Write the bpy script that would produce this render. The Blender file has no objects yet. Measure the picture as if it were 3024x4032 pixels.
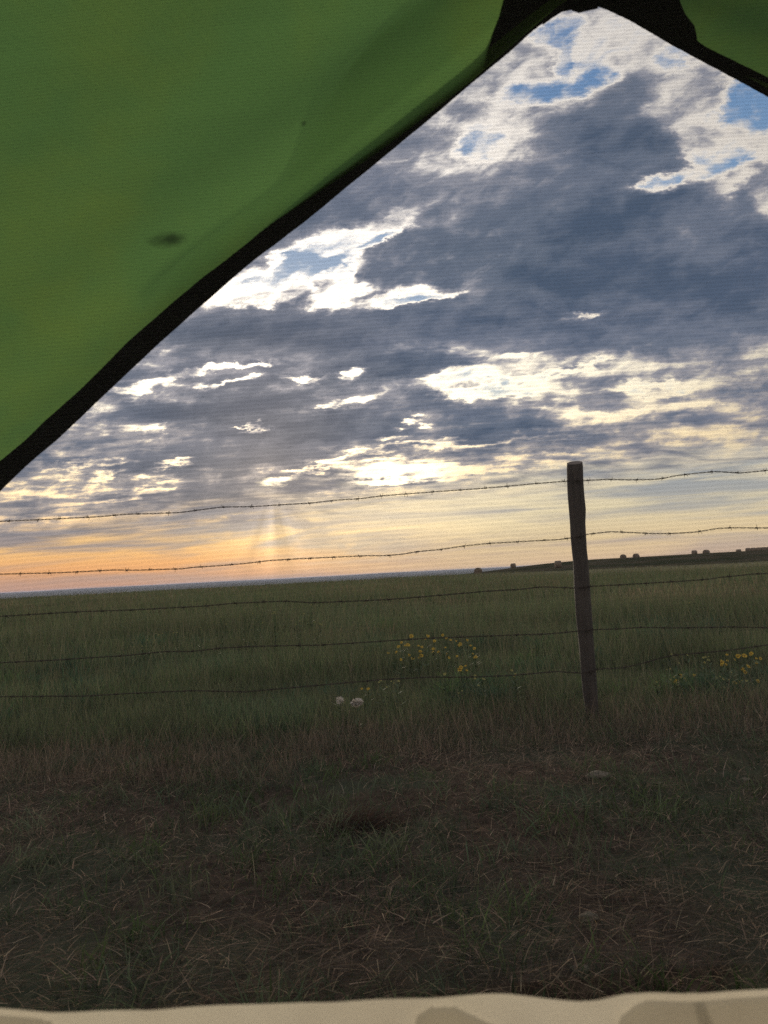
import bpy, bmesh, math, random
import numpy as np
from mathutils import Vector, Matrix, noise as mnoise
rng = np.random.default_rng(7)
random.seed(7)
S = bpy.context.scene
COL = S.collection
R = math.radians

# ------------------------------------------------------------------ camera
F = 2912.0                     # focal length in photo pixels
CAMZ = 0.77
PITCH, ROLL = R(4.72), R(2.95)
CAM = Vector((0, 0, CAMZ))
fwd = Vector((0, math.cos(PITCH), math.sin(PITCH)))
up0 = Vector((0, -math.sin(PITCH), math.cos(PITCH)))
rt0 = Vector((1, 0, 0))
rt = rt0 * math.cos(ROLL) - up0 * math.sin(ROLL)
up = rt0 * math.sin(ROLL) + up0 * math.cos(ROLL)
def ray(px, py):
    """direction seen at a photo pixel (3024 x 4032)"""
    return fwd + rt * ((px - 1512) / F) + up * ((2016 - py) / F)
def at_y(px, py, y):
    d = ray(px, py); return CAM + d * (y / d.y)

cam_d = bpy.data.cameras.new('camera')
cam = bpy.data.objects.new('camera', cam_d); COL.objects.link(cam)
cam.matrix_world = Matrix(((rt.x, up.x, -fwd.x, CAM.x), (rt.y, up.y, -fwd.y, CAM.y), (rt.z, up.z, -fwd.z, CAM.z), (0, 0, 0, 1)))
cam_d.sensor_width = 36; cam_d.lens = 26; cam_d.clip_start = 0.02; cam_d.clip_end = 60000
cam_d.dof.use_dof = True; cam_d.dof.focus_distance = 4.6; cam_d.dof.aperture_fstop = 9.5
S.camera = cam
S.view_settings.view_transform = 'Standard'; S.view_settings.look = 'None'
S.view_settings.exposure = 0; S.view_settings.gamma = 1
S.cycles.max_bounces = 6; S.cycles.diffuse_bounces = 3; S.cycles.glossy_bounces = 2
S.cycles.transmission_bounces = 4; S.cycles.volume_bounces = 0; S.cycles.transparent_max_bounces = 8
S.cycles.use_denoising = False

# ------------------------------------------------------------------ node helpers
class NT:
    def __init__(s, tree): s.t = tree; s.n = tree.nodes; s.l = tree.links
    def new(s, ty, **kw):
        n = s.n.new(ty)
        for k, v in kw.items(): setattr(n, k, v)
        return n
    def put(s, sock, v):
        if isinstance(v, bpy.types.NodeSocket): s.l.new(v, sock)
        elif v is not None: sock.default_value = v
    def m(s, op, a, b=None, c=None, clamp=False):
        n = s.new('ShaderNodeMath', operation=op, use_clamp=clamp)
        s.put(n.inputs[0], a); s.put(n.inputs[1], b)
        if c is not None: s.put(n.inputs[2], c)
        return n.outputs[0]
    def v(s, op, a, b=None, sc=None):
        n = s.new('ShaderNodeVectorMath', operation=op)
        s.put(n.inputs[0], a)
        if b is not None: s.put(n.inputs[1], b)
        if sc is not None: s.put(n.inputs['Scale'], sc)
        return n.outputs['Value'] if op in ('LENGTH', 'DOT_PRODUCT', 'DISTANCE') else n.outputs[0]
    def xyz(s, x, y, z):
        n = s.new('ShaderNodeCombineXYZ'); s.put(n.inputs[0], x); s.put(n.inputs[1], y); s.put(n.inputs[2], z); return n.outputs[0]
    def sep(s, v):
        n = s.new('ShaderNodeSeparateXYZ'); s.put(n.inputs[0], v); return n.outputs
    def noise(s, vec, scale, detail=2, rough=.5, dist=0, out=0):
        n = s.new('ShaderNodeTexNoise'); s.put(n.inputs['Vector'], vec); n.inputs['Scale'].default_value = scale
        n.inputs['Detail'].default_value = detail; n.inputs['Roughness'].default_value = rough; n.inputs['Distortion'].default_value = dist
        return n.outputs[out]
    def rng(s, v, a, b, c=0, d=1, smooth=True):
        n = s.new('ShaderNodeMapRange', interpolation_type='SMOOTHSTEP' if smooth else 'LINEAR')
        s.put(n.inputs[0], v)
        for i, q in enumerate((a, b, c, d)): s.put(n.inputs[i + 1], q)
        return n.outputs[0]
    def mix(s, f, a, b):
        n = s.new('ShaderNodeMix', data_type='FLOAT'); s.put(n.inputs[0], f); s.put(n.inputs[2], a); s.put(n.inputs[3], b); return n.outputs[0]
    def cmix(s, f, a, b, bt='MIX'):
        n = s.new('ShaderNodeMix', data_type='RGBA', blend_type=bt)
        s.put(n.inputs[0], f)
        for k, q in ((6, a), (7, b)):
            if isinstance(q, tuple) and len(q) == 3: q = q + (1,)
            s.put(n.inputs[k], q)
        return n.outputs[2]
    def ramp(s, f, stops, interp='LINEAR'):
        n = s.new('ShaderNodeValToRGB'); s.put(n.inputs[0], f); cr = n.color_ramp; cr.interpolation = interp
        while len(cr.elements) < len(stops): cr.elements.new(0.5)
        for e, (p, c) in zip(cr.elements, stops):
            e.position = p; e.color = tuple(c) + (1,) if len(c) == 3 else c
        return n.outputs[0]

# ------------------------------------------------------------------ sky
SUN_PX = (1050, 1830)
sd = ray(*SUN_PX).normalized()
SUN_EL = math.asin(sd.z); SUN_AZ = math.atan2(sd.x, sd.y)
W = bpy.data.worlds.new("World"); S.world = W; W.use_nodes = True
W.node_tree.nodes.clear()
n = NT(W.node_tree)
tc = n.new('ShaderNodeTexCoord').outputs['Generated']
d = n.v('NORMALIZE', tc)
x, y, z = n.sep(d)
yy = n.m('MAXIMUM', y, 0.25)
u0 = n.m('DIVIDE', x, yy); v0 = n.m('DIVIDE', z, yy)
front = n.rng(y, 0.25, 0.5)
# flat cloud layer overhead: streaks flatten towards the horizon
zz = n.m('ADD', n.m('MAXIMUM', z, 0), 0.11)
plane = n.xyz(n.m('DIVIDE', x, zz), n.m('DIVIDE', y, zz), 0.0)
rotp = n.new('ShaderNodeMapping'); n.put(rotp.inputs[0], plane); rotp.inputs['Rotation'].default_value[2] = R(-28); rotp.inputs['Scale'].default_value = (0.75, 1.25, 1)
plane = rotp.outputs[0]
n1 = n.noise(plane, 1.3, 6, .58, .3)
n2 = n.noise(plane, 4.2, 6, .57, .35)
nb = n.noise(plane, 3.1, 4, .6, 0, out=1)
uv0 = n.xyz(u0, v0, 0.0)
# ragged outlines: warp the layout coordinates
w1 = n.v('SUBTRACT', nb, (.5, .5, .5))
w2 = n.v('SUBTRACT', n.noise(n.v('MULTIPLY', uv0, (1, 1.9, 1)), 22, 5, .68, 0, out=1), (.5, .5, .5))
uvw = n.v('ADD', uv0, n.v('ADD', n.v('MULTIPLY', w1, (.10, .06, 0)), n.v('MULTIPLY', w2, (.075, .038, 0))))

K = 3024 / 1659
def uv_of(dx, dy):
    r_ = ray(dx * K, dy * K); return r_.x / r_.y, r_.z / r_.y
# (cx, cy, rx, ry, angle, thickness, weight) in the layout of the cloud bank
BANK = [
 (1250, 130, 210, 120, 25, .35, 1), (1090, 260, 150, 90, 50, .36, 1), (1300, 70, 120, 50, 0, .28, 1), (1330, 150, 90, 40, -20, .52, .8), (960, 330, 110, 60, 20, .5, .9),
 (1290, 95, 120, 60, 30, .20, .8), (1400, 150, 110, 60, -20, .42, .9),
 (1185, 60, 75, 38, 10, -.12, 1), (1145, 195, 80, 34, 5, -.12, 1), (1275, 172, 66, 30, 20, -.1, 1), (1450,120,60,40,20,.0,.9),
 (1050, 310, 56, 34, 0, -.05, .95), (1205, 120, 24, 44, 10, -.1, .9),(1095,260,40,60,60,.20,.8),
 (1350, 300, 170, 130, 75, .86, 1), (1330, 480, 330, 150, 12, .90, 1), (1150, 420, 220, 80, 20, .8, .9),
 (1440, 600, 460, 140, 3, .93, 1), (1000, 560, 270, 60, 12, .80, .9), (1560, 480, 200, 90, 10, .86, .9),
 (800, 420, 200, 55, 35, .62, .8),
 (1500, 250, 60, 110, 70, .42, .9), (1510, 300, 62, 50, 0, .2, .9), (1620, 250, 130, 60, 60, -.15, 1),(1570, 335, 90, 44, 30, -.15, 1), (1530, 300, 40, 45, 60, .22, 1),
 (1440, 385, 80, 20, 8, -.08, 1), (1590, 380, 90, 30, 35, .27, 1), (1640, 310, 40, 40, 45, .2, .8), (1560, 290, 40, 60, 70, .26,.8),
 (1650, 430, 50, 60, 20, .45, .7),
 (720, 520, 190, 34, 22, .26, 1), (600, 600, 210, 48, 10, .28, 1), (640, 568, 70, 28, 25, -.12, 1), (710, 572, 90, 19, 18, -.14, 1), (800, 515, 60, 14, 28, -.1, .95), (560, 600, 60, 9, 12, -.05, .9),
 (560, 640, 120, 18, 5, .22, .9), (720, 640, 70, 35, 10, .24, .9), (660,600,18,30,0,.03,.8),
 (880, 645, 130, 22, 9, .27, .95), (900, 655, 80, 10, 9, -.08, .95), (740, 600, 30, 20, 20, .26, .8), (1260, 683, 60, 9, 8, .3, .9),
 (620, 715, 250, 46, 0, .92, 1), (960, 710, 300, 38, 2, .88, 1), (860, 790, 190, 42, 0, .9, 1), (500, 770, 200, 32, 2, .84, 1),(1300,745,320,26,2,.85,.9),
 (320, 828, 130, 15, 10, .24, 1), (490, 795, 130, 12, 10, .24, 1), (500, 826, 90, 9, 6, .24, 1), (560, 785, 22, 16, 10, .2, .9), (240, 880, 90, 20, 18, .45, .8),
 (660, 812, 70, 7, 5, .3, .8), (758, 808, 38, 22, 20, .26, .95), (770, 868, 76, 15, 12, .22, 1), (720, 885, 36, 8, 15, .28, .9),
 (480, 880, 240, 36, 4, .93, 1), (640, 930, 250, 36, 2, .95, 1), (1100, 925, 190, 34, -3, .86, 1), (940, 880, 120, 26, 0, .8, .9),
 (330, 938, 40, 9, 14, .26, 1), (540, 915, 50, 5, 4, .34, .8), (885, 906, 34, 9, 6, .27, .9), (830, 945, 40, 6, 2, .3, .8),
 (1120, 830, 190, 30, 8, .36, .9), (1000, 820, 100, 20, 20, .27, .8), (1400, 800, 260, 26, 6, .46, .85), (1250, 862, 200, 12, -2, .55, .8), (1480, 850, 200, 30, -3, .36, .8), (1050, 843, 110, 12, 5, -.05, .9), (1420, 830, 130, 10, 4, .0, .8), (1230, 800, 90, 8, 14, .02, .8),
 (1130,770,120,10,10,.33,.7),
 (1330, 885, 180, 16, 4, .3, .8),(1560,810,120,22,8,.4,.8),
 (450, 990, 300, 44, 3, .86, .95), (150, 960, 120, 34, 5, .6, .8), (240, 1010, 60, 9, 10, .3, .9), (160, 1010, 120, 8, 8, .34, .8), (370, 1003, 50, 8, 8, .3, .85),
 (760, 985, 130, 22, 4, .75, .9), (720, 1030, 85, 10, 8, .8, .9), (900, 1010, 190, 26, 2, .24, 1), (840, 1028, 90, 12, 5, .18, 1), (700, 1010, 120, 6, 16, .28, .9), (600, 1047, 34, 11, 4, .14, 1), (1060, 1010, 120, 14, 2, .3, .85),
 (480, 1060, 230, 26, 4, .8, .9), (120, 1050, 180, 12, 6, .38, .8), (300, 1058, 110, 9, 10, .36, .7), (650, 1075, 90, 14, 5, .72, .9), (820, 1060, 130, 10, 2, .3, .6),
 (1440, 925, 280, 36, -3, .40, .85), (1460, 985, 260, 22, -2, .56, .7), (1200, 990, 200, 14, 1, .34, .7), (200, 1100, 300, 20, 3, .66, .8), (620, 1115, 220, 16, 4, .66, .7), (950, 960, 300, 10, 4, .34, .8), (1350, 965, 280, 12, -1, .62, .8),
]
ux, uy, _z = n.sep(uvw)
T0 = n.m('ADD', 0.62, n.m('MULTIPLY', n.m('SUBTRACT', n1, .5), 1.2))
fine = n.noise(n.v('MULTIPLY', n.xyz(u0, n.m('ADD', v0, n.m('MULTIPLY', u0, -.25)), 0.0), (1, 1.7, 1)), 24, 6, .60, .4)
rough = n.m('ADD', n.m('MULTIPLY', n.m('SUBTRACT', n2, .5), 1.25), n.m('MULTIPLY', n.m('SUBTRACT', fine, .5), .85))
def thickness(n, lo_u, hi_u, lo_v, hi_v, ux, uy, T0, rough):
    """thickness of the cloud bank in one tile of the sky: only the banks that reach it"""
    T = n.m('ADD', T0, 0.0)
    for (cx, cy, rx, ry, an, val, wt) in BANK:
        if val < .06: val += .06; rx *= 1.2; ry *= 1.2
        if val >= .9: val += .14
        uu, vv = uv_of(cx, cy)
        a_ = R(an) - ROLL; rx_, ry_ = rx * K / F, ry * K / F
        ex = 1.27 * math.hypot(rx_ * math.cos(a_), ry_ * math.sin(a_)); ey = 1.27 * math.hypot(rx_ * math.sin(a_), ry_ * math.cos(a_))
        if uu + ex < lo_u or uu - ex > hi_u or vv + ey < lo_v or vv - ey > hi_v: continue
        mp = n.new('ShaderNodeMapping', vector_type='TEXTURE'); n.put(mp.inputs[0], n.xyz(ux, uy, T))     # z only orders the chain
        mp.inputs['Location'].default_value = (uu, vv, 0)
        mp.inputs['Rotation'].default_value = (0, 0, a_)
        mp.inputs['Scale'].default_value = (rx_, ry_, 1e4)
        ln = n.v('LENGTH', mp.outputs[0])
        T = n.mix(n.rng(ln, 1.25, .45 if ry > 30 else .25, 0, wt), T, val)
    return n.m('ADD', T, rough)
Tb = n.m('ADD', .50, n.m('MULTIPLY', n.m('SUBTRACT', n1, .5), 1.3))

# nearness to the sun
dsun = n.v('DISTANCE', n.v('MULTIPLY', n.v('SUBTRACT', d, tuple(sd)), (1, 1, 1.0)), (0, 0, 0))
glow = n.m('POWER', n.rng(dsun, .95, .0, 0, 1, False), 2.0)
el = n.m('MAXIMUM', z, 0.0)

sky = n.new('ShaderNodeTexSky', sky_type='NISHITA')
sky.sun_disc = False; sky.sun_elevation = SUN_EL; sky.sun_rotation = SUN_AZ; sky.air_density = 1.2; sky.dust_density = 1.5; sky.ozone_density = 1.5
nish = n.v('SCALE', sky.outputs[0], sc=0.10)
clear = n.ramp(el, [(0.0, (.80, .46, .25)), (.05, (.85, .58, .28)), (.10, (.66, .60, .44)), (.2, (.46, .58, .68)), (.33, (.24, .40, .64)), (.6, (.11, .24, .50))])
clear = n.cmix(.80, nish, clear)
edge = n.ramp(el, [(0.0, (.95, .60, .33)), (.07, (1., .66, .33)), (.13, (1., .78, .46)), (.22, (1., .90, .70)), (.4, (.90, .84, .77)), (.7, (.80, .77, .76))])
eb = n.m('ADD', .68, n.m('MULTIPLY', glow, 1.9))
edge = n.v('SCALE', edge, sc=eb)
mid = n.ramp(el, [(0.0, (.55, .42, .33)), (.12, (.42, .38, .37)), (.25, (.33, .33, .38)), (.6, (.30, .31, .37))])
mid = n.v('SCALE', mid, sc=n.m('ADD', .92, n.m('MULTIPLY', glow, .35)))
dk = n.cmix(n.noise(plane, 1.9, 3, .5), (.105, .140, .200), (.200, .222, .300))
dark = n.cmix(n.rng(el, .20, .02), dk, (.26, .24, .25))
def cloud_colour(n, T, clear, edge, mid, dark):
    c = n.cmix(n.rng(T, -.14, .27), clear, edge)
    c = n.cmix(n.rng(T, .22, .56), c, mid)
    c = n.cmix(n.rng(T, .44, .80), c, dark)
    return n.v('MULTIPLY', c, n.cmix(n.rng(T, .72, 1.22), (1.12, 1.10, 1.06), (.56, .66, .74)))

# low sky: smooth warm veil with long thin streaks
sv = n.xyz(n.m('MULTIPLY', u0, 2.2), n.m('MULTIPLY', n.m('ADD', v0, n.m('MULTIPLY', u0, -.03)), 26), 0.0)
st = n.noise(sv, 1.5, 5, .55, .5)
st2 = n.noise(n.xyz(n.m('MULTIPLY', u0, 6), n.m('MULTIPLY', v0, 60), 3.0), 1.5, 4, .6, .3)
azl = n.rng(u0, -.5, .5, 0, 1, False)
warm_l = n.ramp(el, [(0.0, (.72, .37, .22)), (.026, (1.0, .50, .20)), (.055, (1.12, .68, .26)), (.09, (.85, .62, .38)), (.16, (.62, .58, .52))])
warm_r = n.ramp(el, [(0.0, (.76, .54, .34)), (.03, (.82, .63, .37)), (.07, (.82, .70, .46)), (.13, (.80, .72, .55)), (.2, (.72, .70, .64))])
warm = n.cmix(n.rng(u0, -.32, .18), warm_l, warm_r)
grey_l = n.ramp(el, [(0.0, (.60, .36, .27)), (.04, (.52, .38, .29)), (.075, (.30, .29, .32)), (.2, (.24, .26, .32))])
grey_r = n.ramp(el, [(0.0, (.62, .45, .32)), (.05, (.50, .47, .41)), (.12, (.36, .40, .43)), (.2, (.33, .38, .46))])
grey = n.cmix(azl, grey_l, grey_r)
veil = n.cmix(n.rng(st, .42, .64), warm, grey)
veil = n.cmix(n.m('MULTIPLY', n.rng(st2, .50, .75), .45), veil, grey)
# the grey blue bank hanging low under the sun, rippled with gold
def soft(px, py, rx, ry, an):
    a, b = uv_of(px, py)
    mp = n.new('ShaderNodeMapping', vector_type='TEXTURE'); n.put(mp.inputs[0], uvw)
    mp.inputs['Location'].default_value = (a, b, 0); mp.inputs['Rotation'].default_value = (0, 0, R(an) - ROLL); mp.inputs['Scale'].default_value = (rx * K / F, ry * K / F, 1)
    return n.rng(n.v('LENGTH', mp.outputs[0]), 1.2, .35)
bank = n.m('MAXIMUM', soft(520, 1118, 380, 40, -7), n.m('MULTIPLY', soft(720, 1165, 240, 30, -6), .85))
bank = n.m('MAXIMUM', bank, n.m('MULTIPLY', soft(120, 1085, 260, 24, -2), .8))
rip = n.rng(n.noise(n.v('MULTIPLY', n.xyz(u0, n.m('ADD', v0, n.m('MULTIPLY', u0, -.06)), 2.0), (9, 46, 1)), 1.3, 5, .62, .6), .62, .44, .12, .95)
veil = n.cmix(n.m('MULTIPLY', bank, rip), veil, n.ramp(el, [(0.0, (.55, .42, .33)), (.04, (.44, .38, .33)), (.09, (.27, .27, .32))]))
# crepuscular fan below the bright gap
gu, gv = uv_of(588, 1045)
ang = n.m('ARCTAN2', n.m('SUBTRACT', u0, gu), n.m('SUBTRACT', gv, v0))
fan = n.noise(n.xyz(n.m('MULTIPLY', ang, 2.3), 0.0, 7.0), 1.0, 2, .5)
fanm = n.m('MULTIPLY', n.rng(n.m('ABSOLUTE', ang), 1.0, .15), n.rng(n.m('SUBTRACT', gv, v0), 0.01, .045))
fanm = n.m('MULTIPLY', fanm, n.rng(n.m('SUBTRACT', gv, v0), .16, .05))
veil = n.v('SCALE', veil, sc=n.m('ADD', 1.0, n.m('MULTIPLY', fanm, n.m('MULTIPLY', n.m('SUBTRACT', fan, .45), 3.2))))
vb = n.m('ADD', v0, n.m('MULTIPLY', n.m('SUBTRACT', n2, .5), .10))
vb = n.m('ADD', vb, n.m('MULTIPLY', u0, -.055))
vf = n.rng(vb, .142, .078)
vf = n.m('MULTIPLY', vf, front)
# very bright glare through the thin cloud around the sun
def glare(px, py, rx, ry, amp):
    a, b = uv_of(px, py)
    mp = n.new('ShaderNodeMapping', vector_type='TEXTURE'); n.put(mp.inputs[0], uvw)
    mp.inputs['Location'].default_value = (a, b, 0); mp.inputs['Rotation'].default_value = (0, 0, R(3)); mp.inputs['Scale'].default_value = (rx * K / F, ry * K / F, 1)
    return n.m('MULTIPLY', n.rng(n.v('LENGTH', mp.outputs[0]), 1.2, 0.0), amp)
gl = n.m('ADD', glare(870, 1020, 150, 30, .75), glare(592, 1046, 32, 13, 1.0))
veil = n.v('ADD', veil, n.v('SCALE', (1., .74, .36), sc=glare(820, 1120, 430, 110, .42)))
spot = n.m('ADD', glare(590, 1046, 46, 17, 1.5), glare(845, 1024, 120, 16, .55))
ground = n.ramp(n.rng(z, -.03, .0, 0, 1, False), [(0, (.06, .06, .05)), (1, (1, 1, 1))])
aur = n.m('MULTIPLY', n.m('POWER', n.rng(dsun, .30, 0, 0, 1, False), 1.6), .17)
def tile(lo_u, hi_u, lo_v, hi_v):
    g = bpy.data.node_groups.new('cloud_tile', 'ShaderNodeTree'); q = NT(g)
    gi = q.new('NodeGroupInput'); go = q.new('NodeGroupOutput')
    feeds = [('ux', ux), ('uy', uy), ('T0', T0), ('rough', rough), ('clear', clear), ('edge', edge), ('mid', mid), ('dark', dark), ('veil', veil), ('vf', vf), ('gl', gl), ('ground', ground), ('haze', aur), ('spot', spot)]
    for nm, so in feeds:
        g.interface.new_socket(nm, in_out='INPUT', socket_type='NodeSocketColor' if nm in ('clear', 'edge', 'mid', 'dark', 'veil', 'ground') else 'NodeSocketFloat')
    g.interface.new_socket('sky', in_out='OUTPUT', socket_type='NodeSocketShader')
    o = {nm: gi.outputs[k] for k, (nm, _) in enumerate(feeds)}
    T = thickness(q, lo_u, hi_u, lo_v, hi_v, o['ux'], o['uy'], o['T0'], o['rough'])
    c = cloud_colour(q, T, o['clear'], o['edge'], o['mid'], o['dark'])
    c = q.cmix(o['vf'], c, o['veil'])
    c = q.v('ADD', c, q.v('SCALE', (1., .85, .55), sc=q.m('MULTIPLY', o['gl'], q.rng(T, .75, .35))))
    c = q.v('ADD', c, q.v('SCALE', (1., .70, .34), sc=o['haze']))
    c = q.v('ADD', c, q.v('SCALE', (1., .82, .50), sc=o['spot']))
    c = q.v('MULTIPLY', c, o['ground'])
    bg = q.new('ShaderNodeBackground'); q.put(bg.inputs[0], c); q.l.new(bg.outputs[0], go.inputs[0])
    gn = n.new('ShaderNodeGroup'); gn.node_tree = g
    for k, (nm, so) in enumerate(feeds): n.l.new(so, gn.inputs[k])
    return gn.outputs[0]
def smix(f, a, b):
    q = n.new('ShaderNodeMixShader'); n.put(q.inputs[0], f); n.l.new(a, q.inputs[1]); n.l.new(b, q.inputs[2]); return q.outputs[0]
UE = [-.75, -.22, .02, .26, .75]; VE = [-.2, .13, .21, .30, .50, 1.2]
def rows(i0, i1, u_lo, u_hi):
    if i1 - i0 == 1: return tile(u_lo, u_hi, VE[i0], VE[i1])
    k = (i0 + i1) // 2
    return smix(n.m('GREATER_THAN', uy, VE[k]), rows(i0, k, u_lo, u_hi), rows(k, i1, u_lo, u_hi))
def cols(j0, j1):
    if j1 - j0 == 1: return rows(0, len(VE) - 1, UE[j0], UE[j1])
    k = (j0 + j1) // 2
    return smix(n.m('GREATER_THAN', ux, UE[k]), cols(j0, k), cols(k, j1))
win = n.m('MULTIPLY', n.rng(n.m('ABSOLUTE', u0), .95, .62), n.rng(v0, 1.25, .85))
win = n.m('MULTIPLY', win, front)
far_c = n.cmix(n.rng(z, .14, .04), cloud_colour(n, n.m('ADD', Tb, n.m('MULTIPLY', rough, .4)), clear, edge, mid, dark), veil)
bgf = n.new('ShaderNodeBackground'); n.put(bgf.inputs[0], n.v('MULTIPLY', far_c, ground)); bgf.inputs[1].default_value = 1.35
wo = n.new('ShaderNodeOutputWorld'); n.l.new(smix(win, bgf.outputs[0], cols(0, len(UE) - 1)), wo.inputs[0])
W.cycles.sampling_method = 'MANUAL'; W.cycles.sample_map_resolution = 512

# ------------------------------------------------------------------ sun behind the clouds
ld = bpy.data.lights.new('sun', 'SUN'); ld.energy = 2.3; ld.angle = R(10); ld.color = (1, .86, .66)
lo = bpy.data.objects.new('sun', ld); COL.objects.link(lo)
lo.rotation_euler = (Vector(sd)).to_track_quat('Z', 'Y').to_euler()

# ------------------------------------------------------------------ object helpers
def tag(o, label=None, cat=None, group=None, kind=None):
    if label: o['label'] = label
    if cat: o['category'] = cat
    if group: o['group'] = group
    if kind: o['kind'] = kind
    return o
def empty(name, loc=(0, 0, 0), rz=0):
    o = bpy.data.objects.new(name, None); COL.objects.link(o); o.location = loc; o.rotation_euler = (0, 0, rz); o.empty_display_size = .1
    return o
def link(name, me, parent=None, smooth=True):
    o = bpy.data.objects.new(name, me); COL.objects.link(o)
    if parent: o.parent = parent
    if smooth and len(me.polygons): me.polygons.foreach_set('use_smooth', [True] * len(me.polygons))
    return o
def mesh_py(name, v, f, m, parent=None, smooth=True):
    me = bpy.data.meshes.new(name); me.from_pydata([tuple(p) for p in v], [], f); me.update(); me.materials.append(m)
    return link(name, me, parent, smooth)
def mesh_np(name, v, q, m, col=None, parent=None, smooth=False):
    """v (N,3), q (M,k) equal-sided faces, col (N,3) natural colour of each blade"""
    me = bpy.data.meshes.new(name); v = np.ascontiguousarray(v, np.float32); q = np.ascontiguousarray(q, np.int32); k = q.shape[1]
    me.vertices.add(len(v)); me.vertices.foreach_set('co', v.ravel())
    me.loops.add(q.size); me.loops.foreach_set('vertex_index', q.ravel())
    me.polygons.add(len(q)); me.polygons.foreach_set('loop_start', np.arange(0, q.size, k, dtype=np.int32))
    me.update(calc_edges=True)
    if col is not None:
        at = me.color_attributes.new('tint', 'FLOAT_COLOR', 'POINT')
        c4 = np.ones((len(v), 4), np.float32); c4[:, :3] = col; at.data.foreach_set('color', c4.ravel())
    me.materials.append(m)
    return link(name, me, parent, smooth)

# ------------------------------------------------------------------ materials
def mat(name):
    m = bpy.data.materials.new(name); m.use_nodes = True; q = NT(m.node_tree)
    b = m.node_tree.nodes['Principled BSDF']; return m, q, b
def simple(name, col, rough=.8, spec=.3, var=.25, scale=30, bump=0, coords='Object', metal=0):
    m, q, b = mat(name); t = q.new('ShaderNodeTexCoord').outputs[coords]
    nz = q.noise(t, scale, 4, .6)
    q.put(b.inputs['Base Color'], q.cmix(q.rng(nz, .3, .7), tuple(c * (1 - var) for c in col), tuple(min(1, c * (1 + var)) for c in col)))
    b.inputs['Roughness'].default_value = rough; b.inputs['Specular IOR Level'].default_value = spec; b.inputs['Metallic'].default_value = metal
    if bump:
        bp = q.new('ShaderNodeBump'); bp.inputs['Strength'].default_value = bump; bp.inputs['Distance'].default_value = .01
        q.put(bp.inputs['Height'], nz); q.l.new(bp.outputs[0], b.inputs['Normal'])
    return m
def blade_mat(name, trans=.25):
    m, q, b = mat(name)
    a = q.new('ShaderNodeAttribute', attribute_name='tint').outputs['Color']
    df = q.new('ShaderNodeBsdfDiffuse'); q.put(df.inputs[0], a)
    tr = q.new('ShaderNodeBsdfTranslucent'); q.put(tr.inputs[0], a)
    mx = q.new('ShaderNodeMixShader'); mx.inputs[0].default_value = trans
    q.l.new(df.outputs[0], mx.inputs[1]); q.l.new(tr.outputs[0], mx.inputs[2])
    q.l.new(mx.outputs[0], m.node_tree.nodes['Material Output'].inputs[0]); q.n.remove(b)
    return m

# ------------------------------------------------------------------ terrain
def sstep(a, b, x):
    t = np.clip((x - a) / (b - a), 0, 1); return t * t * (3 - 2 * t)
def wavy(x, y, s, seed=0):
    r = np.random.default_rng(seed + 100); o = 0
    for k in range(7):
        a = r.uniform(0, 6.28); fq = s * r.uniform(.6, 2.0); p = r.uniform(0, 6.28)
        o = o + np.sin((x * math.cos(a) + y * math.sin(a)) * fq + p + 1.2 * np.sin((x * math.sin(a) - y * math.cos(a)) * fq * .7 + p * 2))
    return o / 7
def H(x, y):
    x = np.asarray(x, float); y = np.asarray(y, float)
    r = np.hypot(x, y); az = np.degrees(np.arctan2(x, y)); paz = np.abs(az)
    h = wavy(x, y, 3.2, 1) * .022 * sstep(.5, 1.6, r) + wavy(x, y, 11, 2) * .010
    h = h + wavy(x, y, .08, 3) * .10 * sstep(12, 60, r)
    h = h - (.26 + .34 * sstep(4, 16, az)) * sstep(12, 100, r)
    hill = sstep(3.5, 16.5, az) * (1 - sstep(70, 110, paz))
    hill = hill * (2.18 + .06 * np.sin(az * .35)) * (sstep(128, 205, r) * (1 - .6 * sstep(224, 290, r) - .4 * sstep(290, 520, r)))
    fall = -20 * sstep(112, 900, r) * (1 - sstep(3.5, 12, az) * (1 - sstep(240, 700, r)) * (1 - sstep(70, 110, paz)))
    far = sstep(3500, 11500, r) * (19.3 + 7 * wavy(az, az * 0, .16, 5) + 4 * wavy(az, az * 0, .6, 6)) + sstep(1500, 3000, r) * wavy(x, y, .0015, 8) * 4
    return h + hill + fall + far * (1 - sstep(11500, 15000, r) * .5)
rr = np.concatenate([[0.02], np.geomspace(.3, 6, 110), np.geomspace(6.2, 300, 90), np.geomspace(308, 15000, 70)])
azs = np.radians(np.concatenate([np.linspace(-50, 50, 440, endpoint=False), np.linspace(50, 310, 150, endpoint=False)]))
RR, AA = np.meshgrid(rr, azs, indexing='ij'); GX = RR * np.sin(AA); GY = RR * np.cos(AA); GZ = H(GX, GY)
na = len(azs); idx = np.arange(RR.size).reshape(RR.shape)
qd = np.stack([idx[:-1, :], np.roll(idx, -1, 1)[:-1, :], np.roll(idx, -1, 1)[1:, :], idx[1:, :]], -1).reshape(-1, 4)[:, ::-1]
gm, q, b = mat('ground_soil_and_grass')
P = q.new('ShaderNodeNewGeometry').outputs['Position']; px_, py_, pz_ = q.sep(P)
rad = q.v('LENGTH', q.xyz(px_, py_, 0.0))
soil = q.cmix(q.rng(q.noise(P, 14, 6, .65), .35, .65), (.036, .026, .020), (.085, .062, .046))
soil = q.cmix(q.rng(q.noise(P, 1.7, 3, .5), .45, .62), soil, (.055, .062, .040))
field = q.cmix(q.rng(q.noise(P, .9, 5, .6), .38, .62), (.040, .052, .026), (.085, .092, .050))
field = q.cmix(q.rng(q.noise(P, .06, 4, .6), .40, .65), field, (.085, .085, .048))
pale = q.cmix(q.noise(P, .5, 4, .6), (.16, .16, .10), (.24, .22, .15))
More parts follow.
